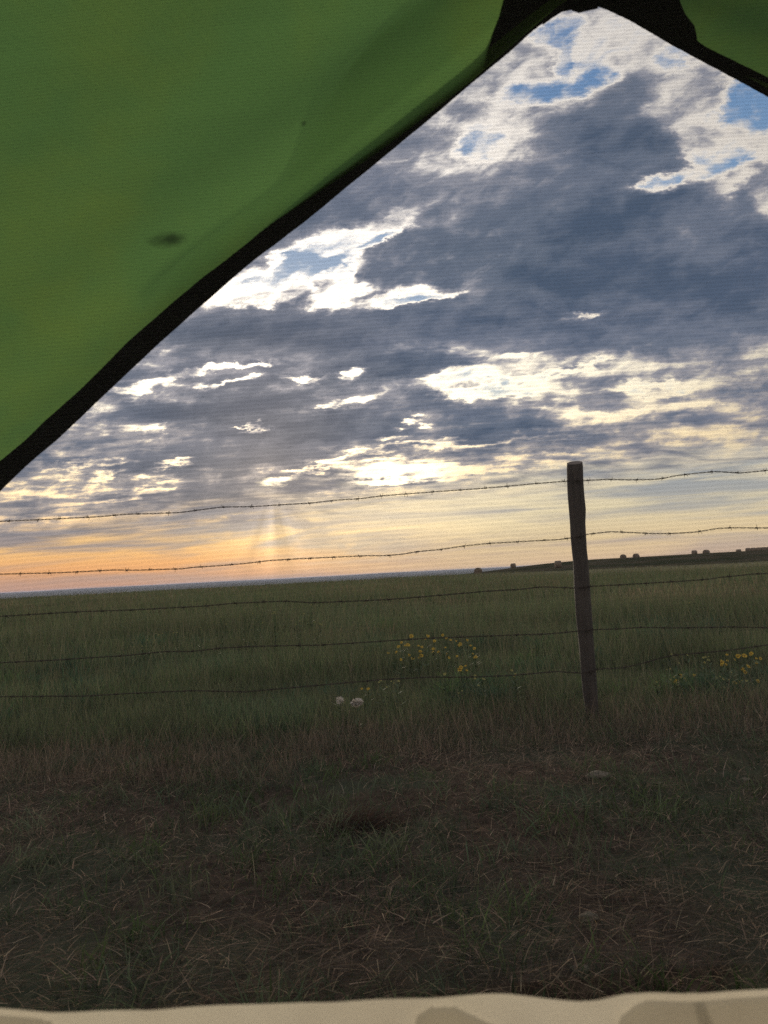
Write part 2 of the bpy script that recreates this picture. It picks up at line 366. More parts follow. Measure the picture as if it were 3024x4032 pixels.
pm = q.m('MULTIPLY', q.rng(rad, 52, 88), q.rng(px_, 4, 40))
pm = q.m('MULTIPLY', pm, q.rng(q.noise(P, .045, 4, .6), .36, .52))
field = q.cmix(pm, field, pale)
hay = q.cmix(q.rng(q.noise(P, .08, 4, .6), .4, .62), (.036, .040, .022), (.070, .060, .040))
field = q.cmix(q.rng(rad, 128, 140), field, hay)
farc = q.cmix(q.noise(q.v('MULTIPLY', P, (.002, .002, .002)), 1.0, 4, .6), (.05, .06, .035), (.12, .11, .07))
field = q.cmix(q.rng(rad, 300, 900), field, farc)
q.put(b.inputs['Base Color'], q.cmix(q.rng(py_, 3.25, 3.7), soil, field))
b.inputs['Roughness'].default_value = 1; b.inputs['Specular IOR Level'].default_value = 0
bp = q.new('ShaderNodeBump'); bp.inputs['Strength'].default_value = .8; bp.inputs['Distance'].default_value = .012
q.put(bp.inputs['Height'], q.noise(P, 40, 5, .7)); q.l.new(bp.outputs[0], b.inputs['Normal'])
tag(mesh_np('ground', np.stack([GX, GY, GZ], -1).reshape(-1, 3), qd, gm, smooth=True), kind='structure')

# ------------------------------------------------------------------ grass
def blades(base, h, w, lean_dir, lean, col, segs=3, tipcol=1.15, curl=2.0):
    """ribbons that rise h and lean sideways; all arrays of length n"""
    n_ = len(h); t = np.linspace(0, 1, segs + 1)[None, :]
    ld = np.stack([np.cos(lean_dir), np.sin(lean_dir)], -1)
    s = base[:, None, :].repeat(segs + 1, 1).copy()
    s[..., :2] += ld[:, None, :] * (lean[:, None] * t ** curl)[..., None]
    s[..., 2] += h[:, None] * t
    fa = rng.uniform(-1.1, 1.1, n_)                      # ribbon faces roughly anywhere
    wd = np.stack([np.cos(fa), np.sin(fa), np.zeros(n_)], -1)
    ww = (w[:, None] * (1 - t ** 1.6 * .93))[..., None] * .5
    V = np.stack([s - wd[:, None, :] * ww, s + wd[:, None, :] * ww], 2).reshape(-1, 3)
    C = (col[:, None, None, :] * (1 + (tipcol - 1) * t[..., None, None])).repeat(2, 2).reshape(-1, 3)
    k = 2 * (segs + 1); o = (np.arange(n_) * k)[:, None, None]
    j = (np.arange(segs) * 2)[None, :, None]
    Q = (o + j + np.array([0, 1, 3, 2])[None, None, :]).reshape(-1, 4)
    return V, Q, C
def join(parts):
    vs, qs, cs, o = [], [], [], 0
    for V, Q, C in parts:
        vs.append(V); qs.append(Q + o); cs.append(C); o += len(V)
    return np.concatenate(vs), np.concatenate(qs), np.concatenate(cs)
def base_at(x, y, dz=0): return np.stack([x, y, H(x, y) + dz], -1)
def tint(n_, cols, var=.2):
    cols = np.array(cols); c = cols[rng.integers(0, len(cols), n_)]
    return c * rng.uniform(1 - var, 1 + var, (n_, 1)) * rng.uniform(.94, 1.06, (n_, 3))
def patch(x, y, s, seed): return wavy(x, y, s, seed) + .5 * wavy(x, y, s * 2.7, seed + 50)
def wedge(n_, y0, y1, pw=1.0):
    y = (rng.uniform(y0 ** pw, y1 ** pw, n_)) ** (1 / pw)
    return rng.uniform(-1, 1, n_) * (.72 * y + .35), y

m_dead = blade_mat('dead_straw', .15); m_green = blade_mat('grey_green_leaf', .3); m_field = blade_mat('prairie_grass', .3)
# trampled straw
x_, y_ = wedge(88000, .8, 4.2, 1.5)
keep = patch(x_, y_, 2.2, 11) > rng.uniform(-.75, .35, len(x_)); x_, y_ = x_[keep], y_[keep]; k_ = len(x_)
ang_ = rng.normal(.25, .75, k_) + np.pi * rng.integers(0, 2, k_)
A1 = blades(base_at(x_, y_, rng.uniform(.0, .03, k_)), rng.uniform(-.004, .022, k_), rng.uniform(.0010, .0030, k_), ang_, rng.uniform(.012, .095, k_),
            tint(k_, [(.26, .185, .128), (.20, .138, .098), (.33, .245, .17), (.125, .085, .062), (.10, .075, .055), (.14, .10, .07)], .4), 3, 1.1, 1.6)
tag(mesh_np('trampled_straw', *join([A1])[:2], m_dead, A1[2]), 'flattened brown dead grass stems matted over the ground in front of the fence', 'dead grass', kind='stuff')
# grey green sprigs and tufts between the straw
xc, yc = wedge(1500, .8, 3.9, 1.5); pc = patch(xc, yc, 2.2, 11) < rng.uniform(-.5, .9, 1500); xc, yc = xc[pc], yc[pc]
rep = rng.integers(10, 34, len(xc)); xs = np.repeat(xc, rep) + rng.normal(0, .038, rep.sum()); ys = np.repeat(yc, rep) + rng.normal(0, .038, rep.sum()); k_ = len(xs)
hh = np.repeat(rng.uniform(.025, .085, len(xc)), rep) * rng.uniform(.5, 1.2, k_)
tc_ = np.repeat(tint(len(xc), [(.070, .092, .056), (.048, .068, .038), (.085, .100, .062), (.060, .088, .036)], .3), rep, 0) * rng.uniform(.75, 1.25, (k_, 1))
B1 = blades(base_at(xs, ys), hh, rng.uniform(.0016, .005, k_), rng.uniform(0, 6.28, k_), hh * rng.uniform(.2, 1.5, k_), tc_, 3, 1.25)
x_, y_ = wedge(16000, .8, 3.9, 1.5); k_ = len(x_); hh = rng.uniform(.015, .05, k_)
B2 = blades(base_at(x_, y_), hh, rng.uniform(.0015, .0035, k_), rng.uniform(0, 6.28, k_), hh * rng.uniform(.4, 2, k_), tint(k_, [(.055, .07, .045), (.07, .075, .05), (.10, .085, .06)], .3), 2, 1.2)
V, Q, C = join([B1, B2]); tag(mesh_np('short_grass', V, Q, m_green, C), 'short grey green grass sprouting in tufts through the trampled straw', 'grass', kind='stuff')
# scattered upright pale stalks
x_, y_ = wedge(520, .9, 3.8, 1.4); k_ = len(x_); hh = rng.uniform(.02, .09, k_)
C1 = blades(base_at(x_, y_), hh, rng.uniform(.0012, .0026, k_), rng.uniform(0, 6.28, k_), hh * rng.uniform(.1, .7, k_), tint(k_, [(.30, .24, .18), (.38, .31, .24), (.20, .16, .12)], .3), 4, 1.1)
# standing tan grass along the fence foot
x_, y_ = wedge(36000, 2.75, 4.15, 1.0)
lim = 3.15 + .35 * wavy(x_, y_ * 0, 1.7, 31) - .18 * (x_ < -.4); keep = (y_ > lim) & (y_ < lim + .42 + rng.uniform(0, .35, len(x_))) & (patch(x_, y_, 1.3, 33) > rng.uniform(-1.0, .4, len(x_))); x_, y_ = x_[keep], y_[keep]; k_ = len(x_)
hh = rng.uniform(.04, .17, k_) * (.55 + .6 * sstep(3.0, 3.9, y_))
C2 = blades(base_at(x_, y_), hh, rng.uniform(.0012, .0030, k_), rng.uniform(0, 6.28, k_), hh * rng.uniform(.1, .8, k_), tint(k_, [(.17, .13, .095), (.13, .10, .075), (.22, .17, .12), (.09, .09, .055)], .3), 4, 1.2)
V, Q, C = join([C1, C2]); tag(mesh_np('standing_dry_grass', V, Q, m_dead, C), 'thin upright tan grass stalks in a strip along the fence foot', 'dry grass', kind='stuff')
# the prairie beyond the fence: blades get coarser with distance as tufts merge
parts = []
for (y0, y1, cnt, wmin, wmax, h0, h1, sg) in [(3.40, 5.2, 60000, .0018, .0045, .035, .13, 3), (5.2, 8, 50000, .0025, .006, .07, .22, 3), (8, 14, 42000, .004, .010, .12, .32, 2), (14, 28, 36000, .008, .020, .16, .40, 2), (28, 60, 28000, .016, .045, .16, .38, 2), (60, 126, 26000, .04, .10, .14, .36, 2)]:
    r_ = np.sqrt(rng.uniform(y0 ** 2, y1 ** 2, cnt)); a_ = rng.uniform(-.68, .68, cnt); x_, y_ = r_ * np.sin(a_), r_ * np.cos(a_)
    ok = y_ > 3.42 + .12 * wavy(x_, y_ * 0, 2.3, 61) + rng.uniform(0, .3, len(x_)); x_, y_, r_ = x_[ok], y_[ok], r_[ok]; k_ = len(x_)
    pa = patch(x_, y_, 1.1 if y1 < 14 else .22, 41)
    hh = rng.uniform(h0, h1, k_) * (1 + .5 * np.clip(pa, -1, 1)) * (1 + .25 * np.clip(patch(x_, y_, 3.5 if y1 < 14 else .7, 43), -1, 1))
    c_ = tint(k_, [(.096, .124, .060), (.116, .132, .068), (.070, .102, .052), (.135, .130, .080)], .32)
    sp_ = patch(x_, y_, 1.9 if y1 < 14 else .35, 53); c_ = c_ * (1 + .38 * np.clip(sp_, -1, 1))[:, None]
    br = (patch(x_, y_, .5, 47) > .2)[:, None]; c_ = np.where(br & (rng.random((k_, 1)) < .6), c_ * np.array([[1.6, 1.2, 1.35]]), c_)
    bl = (patch(x_, y_, .8, 48) > .5)[:, None]; c_ = np.where(bl, c_ * np.array([[.88, 1.0, 1.04]]), c_)
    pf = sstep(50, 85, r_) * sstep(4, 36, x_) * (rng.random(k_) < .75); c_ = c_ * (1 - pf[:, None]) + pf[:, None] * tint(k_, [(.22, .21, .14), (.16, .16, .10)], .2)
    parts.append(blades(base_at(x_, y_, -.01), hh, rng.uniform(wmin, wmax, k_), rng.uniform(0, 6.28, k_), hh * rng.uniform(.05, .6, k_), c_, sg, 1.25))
    # seed heads and dry stalks standing above the green
    k2 = cnt // 14; r_ = np.sqrt(rng.uniform(y0 ** 2, y1 ** 2, k2)); a_ = rng.uniform(-.68, .68, k2); x_, y_ = r_ * np.sin(a_), r_ * np.cos(a_)
    ok = y_ > 3.8; x_, y_ = x_[ok], y_[ok]; k2 = len(x_); hh = rng.uniform(h1 * .8, h1 * 1.7, k2)
    parts.append(blades(base_at(x_, y_), hh, rng.uniform(wmin * .6, wmax * .6, k2), rng.uniform(0, 6.28, k2), hh * rng.uniform(.05, .5, k2), tint(k2, [(.15, .14, .09), (.12, .12, .07)], .3), 3, 1.2))
# leafy weed clumps, darker and broader leaved
nc = 200; yc = rng.uniform(3.9, 9.5, nc); xc = rng.uniform(-.62, .62, nc) * yc
for k in range(44): yc[k] = rng.uniform(4.05, 4.7); xc[k] = (rng.uniform(1700, 1960) if k % 2 else rng.uniform(2600, 3020)) / F * yc[k] - 1512 / F * yc[k] - .05 * (k % 2 == 0)
rp = rng.integers(40, 110, nc); sp = rng.uniform(.04, .11, nc)
xs_c = np.repeat(xc, rp) + rng.normal(0, 1, rp.sum()) * np.repeat(sp, rp); ys_c = np.repeat(yc, rp) + rng.normal(0, 1, rp.sum()) * np.repeat(sp, rp); k_ = len(xs_c)
hh = np.repeat(rng.uniform(.05, .13, nc) + .020 * (yc - 3.9), rp) * rng.uniform(.5, 1.15, k_)
parts.append(blades(base_at(xs_c, ys_c, .0), hh, rng.uniform(.004, .010, k_), rng.uniform(0, 6.28, k_), hh * rng.uniform(.2, 1.3, k_), np.repeat(tint(nc, [(.050, .098, .058), (.080, .125, .050), (.045, .080, .050)], .2), rp, 0) * rng.uniform(.75, 1.3, (k_, 1)), 3, 1.3))
V, Q, C = join(parts); tag(mesh_np('prairie_grass', V, Q, m_field, C), 'dense dark green prairie grass reaching from the fence to the hill', 'grass', kind='stuff')

# ------------------------------------------------------------------ fence post
FY = 3.66                                              # distance of the fence line
wood, q, b = mat('weathered_wood')
oc = q.new('ShaderNodeTexCoord').outputs['Object']
gr = q.noise(q.v('MULTIPLY', oc, (1, 1, .06)), 90, 5, .65); big = q.noise(oc, 6, 4, .6)
wc = q.cmix(q.rng(gr, .35, .65), (.026, .021, .018), (.060, .048, .041)); wc = q.cmix(q.rng(big, .45, .65), wc, (.055, .046, .040))
q.put(b.inputs['Base Color'], wc); b.inputs['Roughness'].default_value = .85
bp = q.new('ShaderNodeBump'); bp.inputs['Strength'].default_value = .9; bp.inputs['Distance'].default_value = .006; q.put(bp.inputs['Height'], gr); q.l.new(bp.outputs[0], b.inputs['Normal'])
endg, q, b = mat('wood_end_grain'); oc = q.new('ShaderNodeTexCoord').outputs['Object']; ox, oy, oz = q.sep(oc)
rg = q.m('SINE', q.m('MULTIPLY', q.v('LENGTH', q.v('ADD', q.xyz(ox, oy, 0.0), q.v('SCALE', q.noise(oc, 20, 2, .5, 0, 1), sc=.008))), 900))
q.put(b.inputs['Base Color'], q.cmix(q.rng(rg, -1, 1), (.10, .08, .065), (.17, .14, .115))); b.inputs['Roughness'].default_value = .9
# silhouette sampled down the post: photo y, left x, right x
PROF = [(1822, 2232, 2294), (1900, 2233, 2297), (1960, 2236, 2301), (2010, 2240, 2306), (2060, 2244, 2304), (2120, 2247, 2307), (2170, 2252, 2310), (2205, 2256, 2314), (2300, 2260, 2322), (2420, 2268, 2330), (2540, 2280, 2338), (2640, 2288, 2346), (2720, 2294, 2352), (2790, 2305, 2356), (2850, 2312, 2358)]
pc_ = [at_y((a + c) / 2, y0, FY) for y0, a, c in PROF]; pw_ = [(at_y(c, y0, FY) - at_y(a, y0, FY)).length / 2 for y0, a, c in PROF]
zs = np.array([p.z for p in pc_])[::-1]; xs_ = np.array([p.x for p in pc_])[::-1]; ws_ = np.array(pw_)[::-1]
post_x0 = float(np.interp(.02, zs, xs_)); ztop = float(zs[-1])
post = empty('fence_post', (post_x0, FY, 0))
tag(post, 'weathered round wooden fence post leaning slightly left with five barbed wires', 'fence post')
NR, NZ = 40, 90; V = []; Fc = []
for i in range(NZ + 1):
    z_ = -.35 + (ztop + .35) * i / NZ; cx = float(np.interp(z_, zs, xs_)) - post_x0; w_ = float(np.interp(z_, zs, ws_))
    for k in range(NR):
        a_ = 2 * math.pi * k / NR
        rr_ = w_ * (1 + .035 * mnoise.noise(Vector((math.cos(a_) * 1.6, math.sin(a_) * 1.6, z_ * 5))) + .02 * mnoise.noise(Vector((math.cos(a_) * 7, math.sin(a_) * 7, z_ * 9))))
        if i == NZ: rr_ *= .955
        tz = 0
        if i >= NZ - 1: tz = .013 * math.sin(a_ + .25) + (-.004 if i == NZ - 1 else 0.0)      # saw cut a little off square
        V.append((cx + rr_ * math.cos(a_), rr_ * math.sin(a_), z_ + tz))
for i in range(NZ):
    for k in range(NR):
        a_ = i * NR + k; b_ = i * NR + (k + 1) % NR; Fc.append((a_, b_, b_ + NR, a_ + NR))
mesh_py('shaft', V, Fc, wood, post)
V2 = []; F2 = []; cxt = float(np.interp(ztop, zs, xs_)) - post_x0
for j in range(5):
    for k in range(NR):
        p = V[NZ * NR + k]; f_ = 1 - j / 4.6
        V2.append((cxt + (p[0] - cxt) * f_, p[1] * f_, ztop + (p[2] - ztop) * f_ + .0015 * j - .002 + .002 * mnoise.noise(Vector((p[0] * f_ * 60, p[1] * f_ * 60, 1)))))
for j in range(4):
    for k in range(NR):
        a_ = j * NR + k; b_ = j * NR + (k + 1) % NR; F2.append((a_, b_, b_ + NR, a_ + NR))
F2.append(tuple(4 * NR + k for k in range(NR)))
mesh_py('sawn_top', V2, F2, endg, post)

# ------------------------------------------------------------------ barbed wire
rust = simple('rusty_wire', (.045, .034, .028), .8, .2, .35, 60, 0, metal=.1)
za, zb = .9113, 1344
def L(pts, ox, oy=zb): return [(ox + a * za, oy + b * za) for a, b in pts]
WIRES = [
 ('topmost barbed wire, against the cloudy sky above the horizon',
  L([(0, 778), (180, 770), (430, 758), (550, 747), (660, 745), (780, 740), (960, 717), (1110, 714), (1220, 706), (1340, 700), (1460, 686), (1560, 680), (1659, 667)], 0) + L([(220, 650), (420, 636), (640, 618), (730, 612), (800, 607), (865, 606), (950, 600), (1050, 601), (1160, 598), (1210, 592), (1255, 582), (1360, 569), (1430, 563), (1540, 570), (1659, 558)], 1512)),
 ('second barbed wire from the top, crossing the warm sky just above the horizon',
  L([(0, 1006), (250, 1000), (380, 994), (490, 988), (590, 989), (710, 985), (790, 983), (830, 977), (930, 971), (1050, 961), (1170, 947), (1280, 940), (1480, 931), (1590, 926)], 0) + L([(0, 926), (80, 920), (140, 909), (240, 900), (340, 885), (440, 874), (550, 868), (660, 862), (750, 858), (810, 850), (870, 835), (970, 824), (1050, 827), (1150, 831), (1240, 831), (1340, 825), (1440, 809), (1500, 806), (1659, 807)], 1512)),
 ('third barbed wire from the top, the first one below the horizon',
  L([(0, 1188), (340, 1168), (580, 1160), (880, 1144), (1010, 1132), (1230, 1122), (1340, 1130), (1420, 1127)], 0) + L([(0, 1117), (180, 1103), (440, 1080), (600, 1070), (680, 1060), (820, 1066), (890, 1058), (1080, 1048), (1290, 1036), (1400, 1028), (1450, 1020), (1600, 1005), (1659, 1003)], 1512)),
 ('fourth barbed wire from the top, across the green field',
  L([(0, 1388), (260, 1376), (340, 1370), (540, 1358), (720, 1340), (830, 1340), (950, 1326), (1090, 1318), (1380, 1313)], 0) + L([(0, 1295), (200, 1282), (400, 1275), (550, 1268), (700, 1262), (835, 1248), (905, 1242), (1000, 1240), (1100, 1234), (1250, 1238), (1500, 1234), (1659, 1238)], 1512)),
 ('lowest barbed wire, hanging among the grass tops and yellow flowers',
  L([(0, 60), (370, 58), (600, 45), (830, 35), (1060, 40)], 0, 2688) + L([(0, 1460), (200, 1450), (360, 1450), (550, 1442), (740, 1422), (850, 1430), (920, 1410), (1020, 1408), (1100, 1392), (1200, 1366), (1260, 1355), (1500, 1335), (1659, 1312)], 1512)),
]
def tube(path, rad_, sides=5):
    V, Fc = [], []; n_ = len(path)
    for i, p in enumerate(path):
        t = (path[min(i + 1, n_ - 1)] - path[max(i - 1, 0)]).normalized(); a = t.cross(Vector((0, .3, 1))).normalized(); b_ = t.cross(a)
        for k in range(sides):
            g = 2 * math.pi * k / sides; V.append(p + a * (rad_ * math.cos(g)) + b_ * (rad_ * math.sin(g)))
    for i in range(n_ - 1):
        for k in range(sides): Fc.append((i * sides + k, i * sides + (k + 1) % sides, (i + 1) * sides + (k + 1) % sides, (i + 1) * sides + k))
    return V, Fc
def barb_mesh(seed):
    r_ = random.Random(seed); V, Fc = [], []
    def add(path, rad_):
        v, f = tube(path, rad_, 4); o = len(V); V.extend(v); Fc.extend([tuple(i + o for i in q_) for q_ in f])
    for s in range(2):                       # two wires wound round the line, four points
        p = []
        x0 = (s - .5) * .007
        a0 = r_.uniform(0, 6.28)
        for i in range(15):
            a = a0 + i / 14 * 2 * math.pi * 1.6; p.append(Vector((x0 + (i / 14 - .5) * .006, .0038 * math.cos(a), .0038 * math.sin(a))))
        d0 = Vector((r_.uniform(-.35, .35), math.sin(a0), -math.cos(a0))).normalized() * -1; 
        d1 = Vector((r_.uniform(-.35, .35), r_.uniform(-.7, .7), r_.choice((-1, 1)))).normalized()
        p = [p[0] - d0 * -.012] + p + [p[-1] + d1 * r_.uniform(.009, .017)]
        add(p, .0010)
    me = bpy.data.meshes.new('barb'); me.from_pydata([tuple(v) for v in V], [], Fc); me.update(); me.materials.append(rust); return me
barbs = [barb_mesh(k) for k in range(7)]
def curve_pts(pts):
    """smooth line through photo points in the fence plane, carried on to both sides"""
    P3 = [at_y(a, b_, FY) for a, b_ in pts]; xs = np.array([p.x for p in P3]); zz_ = np.array([p.z for p in P3])
    o = np.argsort(xs); xs, zz_ = xs[o], zz_[o]
    sl = (zz_[-1] - zz_[0]) / (xs[-1] - xs[0])
    ex = np.arange(.35, 2.2, .35); xs = np.concatenate([xs[0] - ex[::-1], xs, xs[-1] + ex])
    wb = rng.normal(0, .008, len(ex)); wb2 = rng.normal(0, .008, len(ex))
    zz_ = np.concatenate([zz_[0] - sl * ex[::-1] + wb, zz_, zz_[-1] + sl * ex + wb2])
    X = np.arange(xs[0], xs[-1], .006); Z = np.interp(X, xs, zz_)
    kr = np.hanning(13); kr /= kr.sum(); Z = np.convolve(np.pad(Z, 6, 'edge'), kr, 'valid')
    return X, Z
for wi, (lab, pts) in enumerate(WIRES):
    X, Z = curve_pts(pts)
    pz0 = float(np.interp(post_x0, X, Z)); pcx = float(np.interp(pz0, zs, xs_)); pw0 = float(np.interp(pz0, zs, ws_))
    Yw = FY - (pw0 + .003) * np.exp(-((X - pcx) / .30) ** 2) - .002 + .006 * np.sin(X * 2.1 + wi)
    near = np.abs(X - pcx) < pw0 * 1.05
    Yw[near] = FY - pw0 - .0045
    base = (float(X[0]), FY, float(Z[0])); wo_ = empty('barbed_wire', base); tag(wo_, lab, 'barbed wire', 'barbed wires strung on the wooden post')
    V, Fc = [], []
    ph = np.cumsum(np.full(len(X), .006)) / .075 * 2 * np.pi + wi
    for s in range(2):
        path = [Vector((X[i] - base[0], Yw[i] - base[1] + .0017 * math.cos(ph[i] + s * math.pi), Z[i] - base[2] + .0023 * math.sin(ph[i] + s * math.pi))) for i in range(len(X))]
        v, f = tube(path, .00145, 5); o = len(V); V.extend(v); Fc.extend([tuple(i + o for i in q_) for q_ in f])
    mesh_py('twisted_line', V, Fc, rust, wo_)
    px0 = X[0] + .05 + .03 * wi
    while px0 < X[-1] - .02:
        i = int((px0 - X[0]) / .006)
        bo = bpy.data.objects.new('barb', random.choice(barbs)); COL.objects.link(bo); bo.parent = wo_
        bo.location = (X[i] - base[0], Yw[i] - base[1], Z[i] - base[2]); bo.rotation_euler = (random.uniform(0, 6.28), -math.atan2(Z[min(i + 3, len(Z) - 1)] - Z[i - 3], .036), 0)
        px0 += random.uniform(.105, .15)
    # staple on the post
    sp = [Vector((pcx - post_x0 + random.uniform(-.004, .004) + a, -pw0 - .0075 + .012 * (abs(t_) > 1.4), pz0 + .009 * t_)) for a, t_ in ((-.002, -1.5), (-.001, -1.2), (0, -.6), (0, 0), (0, .6), (.001, 1.2), (.002, 1.5))]
    v, f = tube(sp, .0016, 5); mesh_py('staple', v, f, rust, post)

# ------------------------------------------------------------------ tent
tent = empty('tent', (0, 0, 0))
tag(tent, 'green tent seen from inside, black hemmed doorway behind insect netting over a beige sill', 'tent')
def fly_mat(name, spot, trans=.62):
    m, q, b = mat(name); P = q.new('ShaderNodeNewGeometry').outputs['Position']; oc = q.new('ShaderNodeTexCoord').outputs['Object']
    c = q.cmix(q.rng(q.noise(oc, 2.6, 4, .6), .38, .62), (.118, .245, .072), (.160, .270, .062))
    rib = q.new('ShaderNodeTexWave', wave_type='BANDS', bands_direction='Z'); q.put(rib.inputs[0], oc); rib.inputs['Scale'].default_value = 70; rib.inputs['Distortion'].default_value = .6; rib.inputs['Detail'].default_value = 2
    c = q.cmix(q.m('MULTIPLY', rib.outputs['Fac'], .10), c, (.08, .21, .06))
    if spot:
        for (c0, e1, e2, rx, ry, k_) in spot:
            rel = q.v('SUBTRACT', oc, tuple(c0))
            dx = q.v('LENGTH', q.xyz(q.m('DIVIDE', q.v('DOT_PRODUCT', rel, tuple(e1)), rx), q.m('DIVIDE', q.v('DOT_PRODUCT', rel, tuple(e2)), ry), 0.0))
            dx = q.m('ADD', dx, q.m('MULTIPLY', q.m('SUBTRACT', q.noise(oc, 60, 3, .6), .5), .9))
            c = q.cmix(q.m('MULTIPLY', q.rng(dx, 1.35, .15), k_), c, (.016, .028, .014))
    tr = q.new('ShaderNodeBsdfTranslucent'); q.put(tr.inputs[0], c); df = q.new('ShaderNodeBsdfDiffuse'); q.put(df.inputs[0], c)
    mx = q.new('ShaderNodeMixShader'); mx.inputs[0].default_value = trans; q.l.new(df.outputs[0], mx.inputs[1]); q.l.new(tr.outputs[0], mx.inputs[2])
    bp = q.new('ShaderNodeBump'); bp.inputs['Strength'].default_value = .05; bp.inputs['Distance'].default_value = .002; q.put(bp.inputs['Height'], rib.outputs['Fac'])
    q.l.new(bp.outputs[0], tr.inputs['Normal']); q.l.new(bp.outputs[0], df.inputs['Normal'])
    q.l.new(mx.outputs[0], m.node_tree.nodes['Material Output'].inputs[0]); q.n.remove(b); return m
black = simple('black_webbing', (.016, .016, .018), .85, .2, .4, 220, .4)
def plane_hit(px, py, O, N):
    d_ = ray(px, py); t = (O - CAM).dot(N) / d_.dot(N); return CAM + d_ * t
# left fly panel: the plane through its hem, flaring back over the camera
E1 = CAM + ray(0, 1900) * 1.12; E2 = CAM + ray(2262, 10) * .98; Bk = Vector((-.30, -1, .20)).normalized()
NL = (E2 - E1).cross(Bk).normalized()
# right fly panel shares the apex
E4 = CAM + ray(3024, 350) * 1.06; BkR = Vector((.34, -1, .16)).normalized(); NRt = (E4 - E2).cross(BkR).normalized()
if NL.dot(CAM - E1) < 0: NL = -NL
if NRt.dot(CAM - E2) < 0: NRt = -NRt
upL = [(-1800, 3217), (-500, 2200), (0, 1809), (91, 1736), (182, 1645), (301, 1544), (401, 1444), (497, 1344), (656, 1207), (775, 1103), (857, 1043), (966, 957), (1066, 872), (1167, 797), (1276, 706), (1385, 625), (1512, 530), (1630, 437), (1849, 262), (1960, 150), (2060, 60), (2240, -90)]
dnL = [(-1720, 3317), (-420, 2300), (0, 1927), (109, 1818), (228, 1722), (392, 1563), (624, 1344), (766, 1218), (975, 1033), (1167, 890), (1340, 748), (1512, 606), (1685, 465), (1813, 355), (2004, 196), (2110, 100), (2195, 34), (2232, 18)]
upR = [(2270, -90), (2420, -20), (2600, 60), (2742, 152), (2770, 178), (2879, 228), (3024, 300), (3400, 500), (4600, 1160)]
dnR = [(2322, 10), (2387, 27), (2496, 82), (2651, 173), (2815, 262), (2915, 314), (3024, 375), (3400, 590), (4560, 1250)]
def centre(up_, dn_, n_=60):
    def rs(p):
        p = np.array(p, float); s = np.concatenate([[0], np.cumsum(np.hypot(*np.diff(p, axis=0).T))]); t = np.linspace(0, s[-1], n_)
        return np.stack([np.interp(t, s, p[:, 0]), np.interp(t, s, p[:, 1])], -1)
    return (rs(up_) + rs(dn_)) / 2
def fly_panel(name, edge, O, back, N, m, depth=1.9, nu=70, nv=50, extA=.75, extB=.0, seed=0):
    V, Fc = [], []; E3 = [plane_hit(a, b_, O, N) for a, b_ in edge]; A0 = E3[0]; tg = (E3[0] - E3[3]).normalized()
    ks = np.linspace(0, len(E3) - 1, nu + 1)
    for i in range(nu + 1):
        u_ = i / nu; k0 = min(int(ks[i]), len(E3) - 2); pe = E3[k0].lerp(E3[k0 + 1], ks[i] - k0)
        for j in range(nv + 1):
            w_ = depth * (j / nv) ** 1.5
            p = pe + back * w_
            f_ = math.exp(-w_ * 6)
            fold = .012 * math.sin(w_ * 42 + u_ * 7 + seed) * math.exp(-w_ * 6) * sstep(.25, .9, np.array(u_)) + .010 * mnoise.noise(Vector((u_ * 2.3, w_ * 4, seed))) * (1 - f_)
            sag = -.03 * math.sin(min(1, w_ / depth) * math.pi)
            V.append(p + N * float(fold - sag * 0 + .0))
    for i in range(nu):
        for j in range(nv):
            a = i * (nv + 1) + j; Fc.append((a, a + 1, a + nv + 2, a + nv + 1))
    return mesh_py(name, V, Fc, m, tent)
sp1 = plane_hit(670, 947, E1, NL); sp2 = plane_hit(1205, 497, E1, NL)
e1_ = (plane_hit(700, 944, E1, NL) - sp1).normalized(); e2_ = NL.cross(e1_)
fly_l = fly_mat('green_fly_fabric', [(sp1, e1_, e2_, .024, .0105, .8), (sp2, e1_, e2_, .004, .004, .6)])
fly_r = fly_mat('green_fly_fabric_dim', [], .36)  # translucence lowered to imitate the weaker sky light on the right side
cl_ = centre(upL, dnL, 90)
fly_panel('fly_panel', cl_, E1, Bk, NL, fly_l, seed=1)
cr_ = centre(upR, dnR)[::-1]
fly_panel('fly_panel', cr_, E2, BkR, NRt, fly_r, seed=4)
ta, tb = plane_hit(*cl_[-2], E1, NL) - NL * .012, plane_hit(*cr_[-2], E2, NRt) - NRt * .012
V = []; Fc = []
for j in range(25):
    w_ = 1.9 * (j / 24) ** 1.5; V += [ta + Bk * w_, ((ta + Bk * w_) + (tb + BkR * w_)) / 2 + Vector((0, 0, .004)), tb + BkR * w_]
    if j: o = 3 * j; Fc += [(o - 3, o - 2, o + 1, o), (o - 2, o - 1, o + 2, o + 1)]
mesh_py('ridge_panel', V, Fc, fly_r, tent)
# unseen sheer layer, added outside the upper hem to darken the fly there
V, Fc = [], []; FN, FM = 60, 24
for i in range(FN + 1):
    u_ = .60 + .40 * i / FN; kf = u_ * (len(cl_) - 1); k0 = min(int(kf), len(cl_) - 2); c_ = cl_[k0] * (1 - kf + k0) + cl_[k0 + 1] * (kf - k0)
    pe = plane_hit(c_[0], c_[1], E1, NL); wmax = .02 + .42 * (u_ - .60) + .02 * math.sin(u_ * 32)
    for j in range(FM + 1):
        w_ = wmax * j / FM
        V.append(pe + Bk * w_ - NL * (.012 + .010 * math.sin(w_ * 55 + u_ * 11) + .012 * mnoise.noise(Vector((u_ * 6, w_ * 14, 3))) + .01 * (1 - j / FM)))
for i in range(FN):
    for j in range(FM): a = i * (FM + 1) + j; Fc.append((a, a + 1, a + FM + 2, a + FM + 1))
fly_s = fly_mat('sheer_shade_fabric', [], .6); q = NT(fly_s.node_tree); oN = fly_s.node_tree.nodes['Material Output']; inner = oN.inputs[0].links[0].from_socket
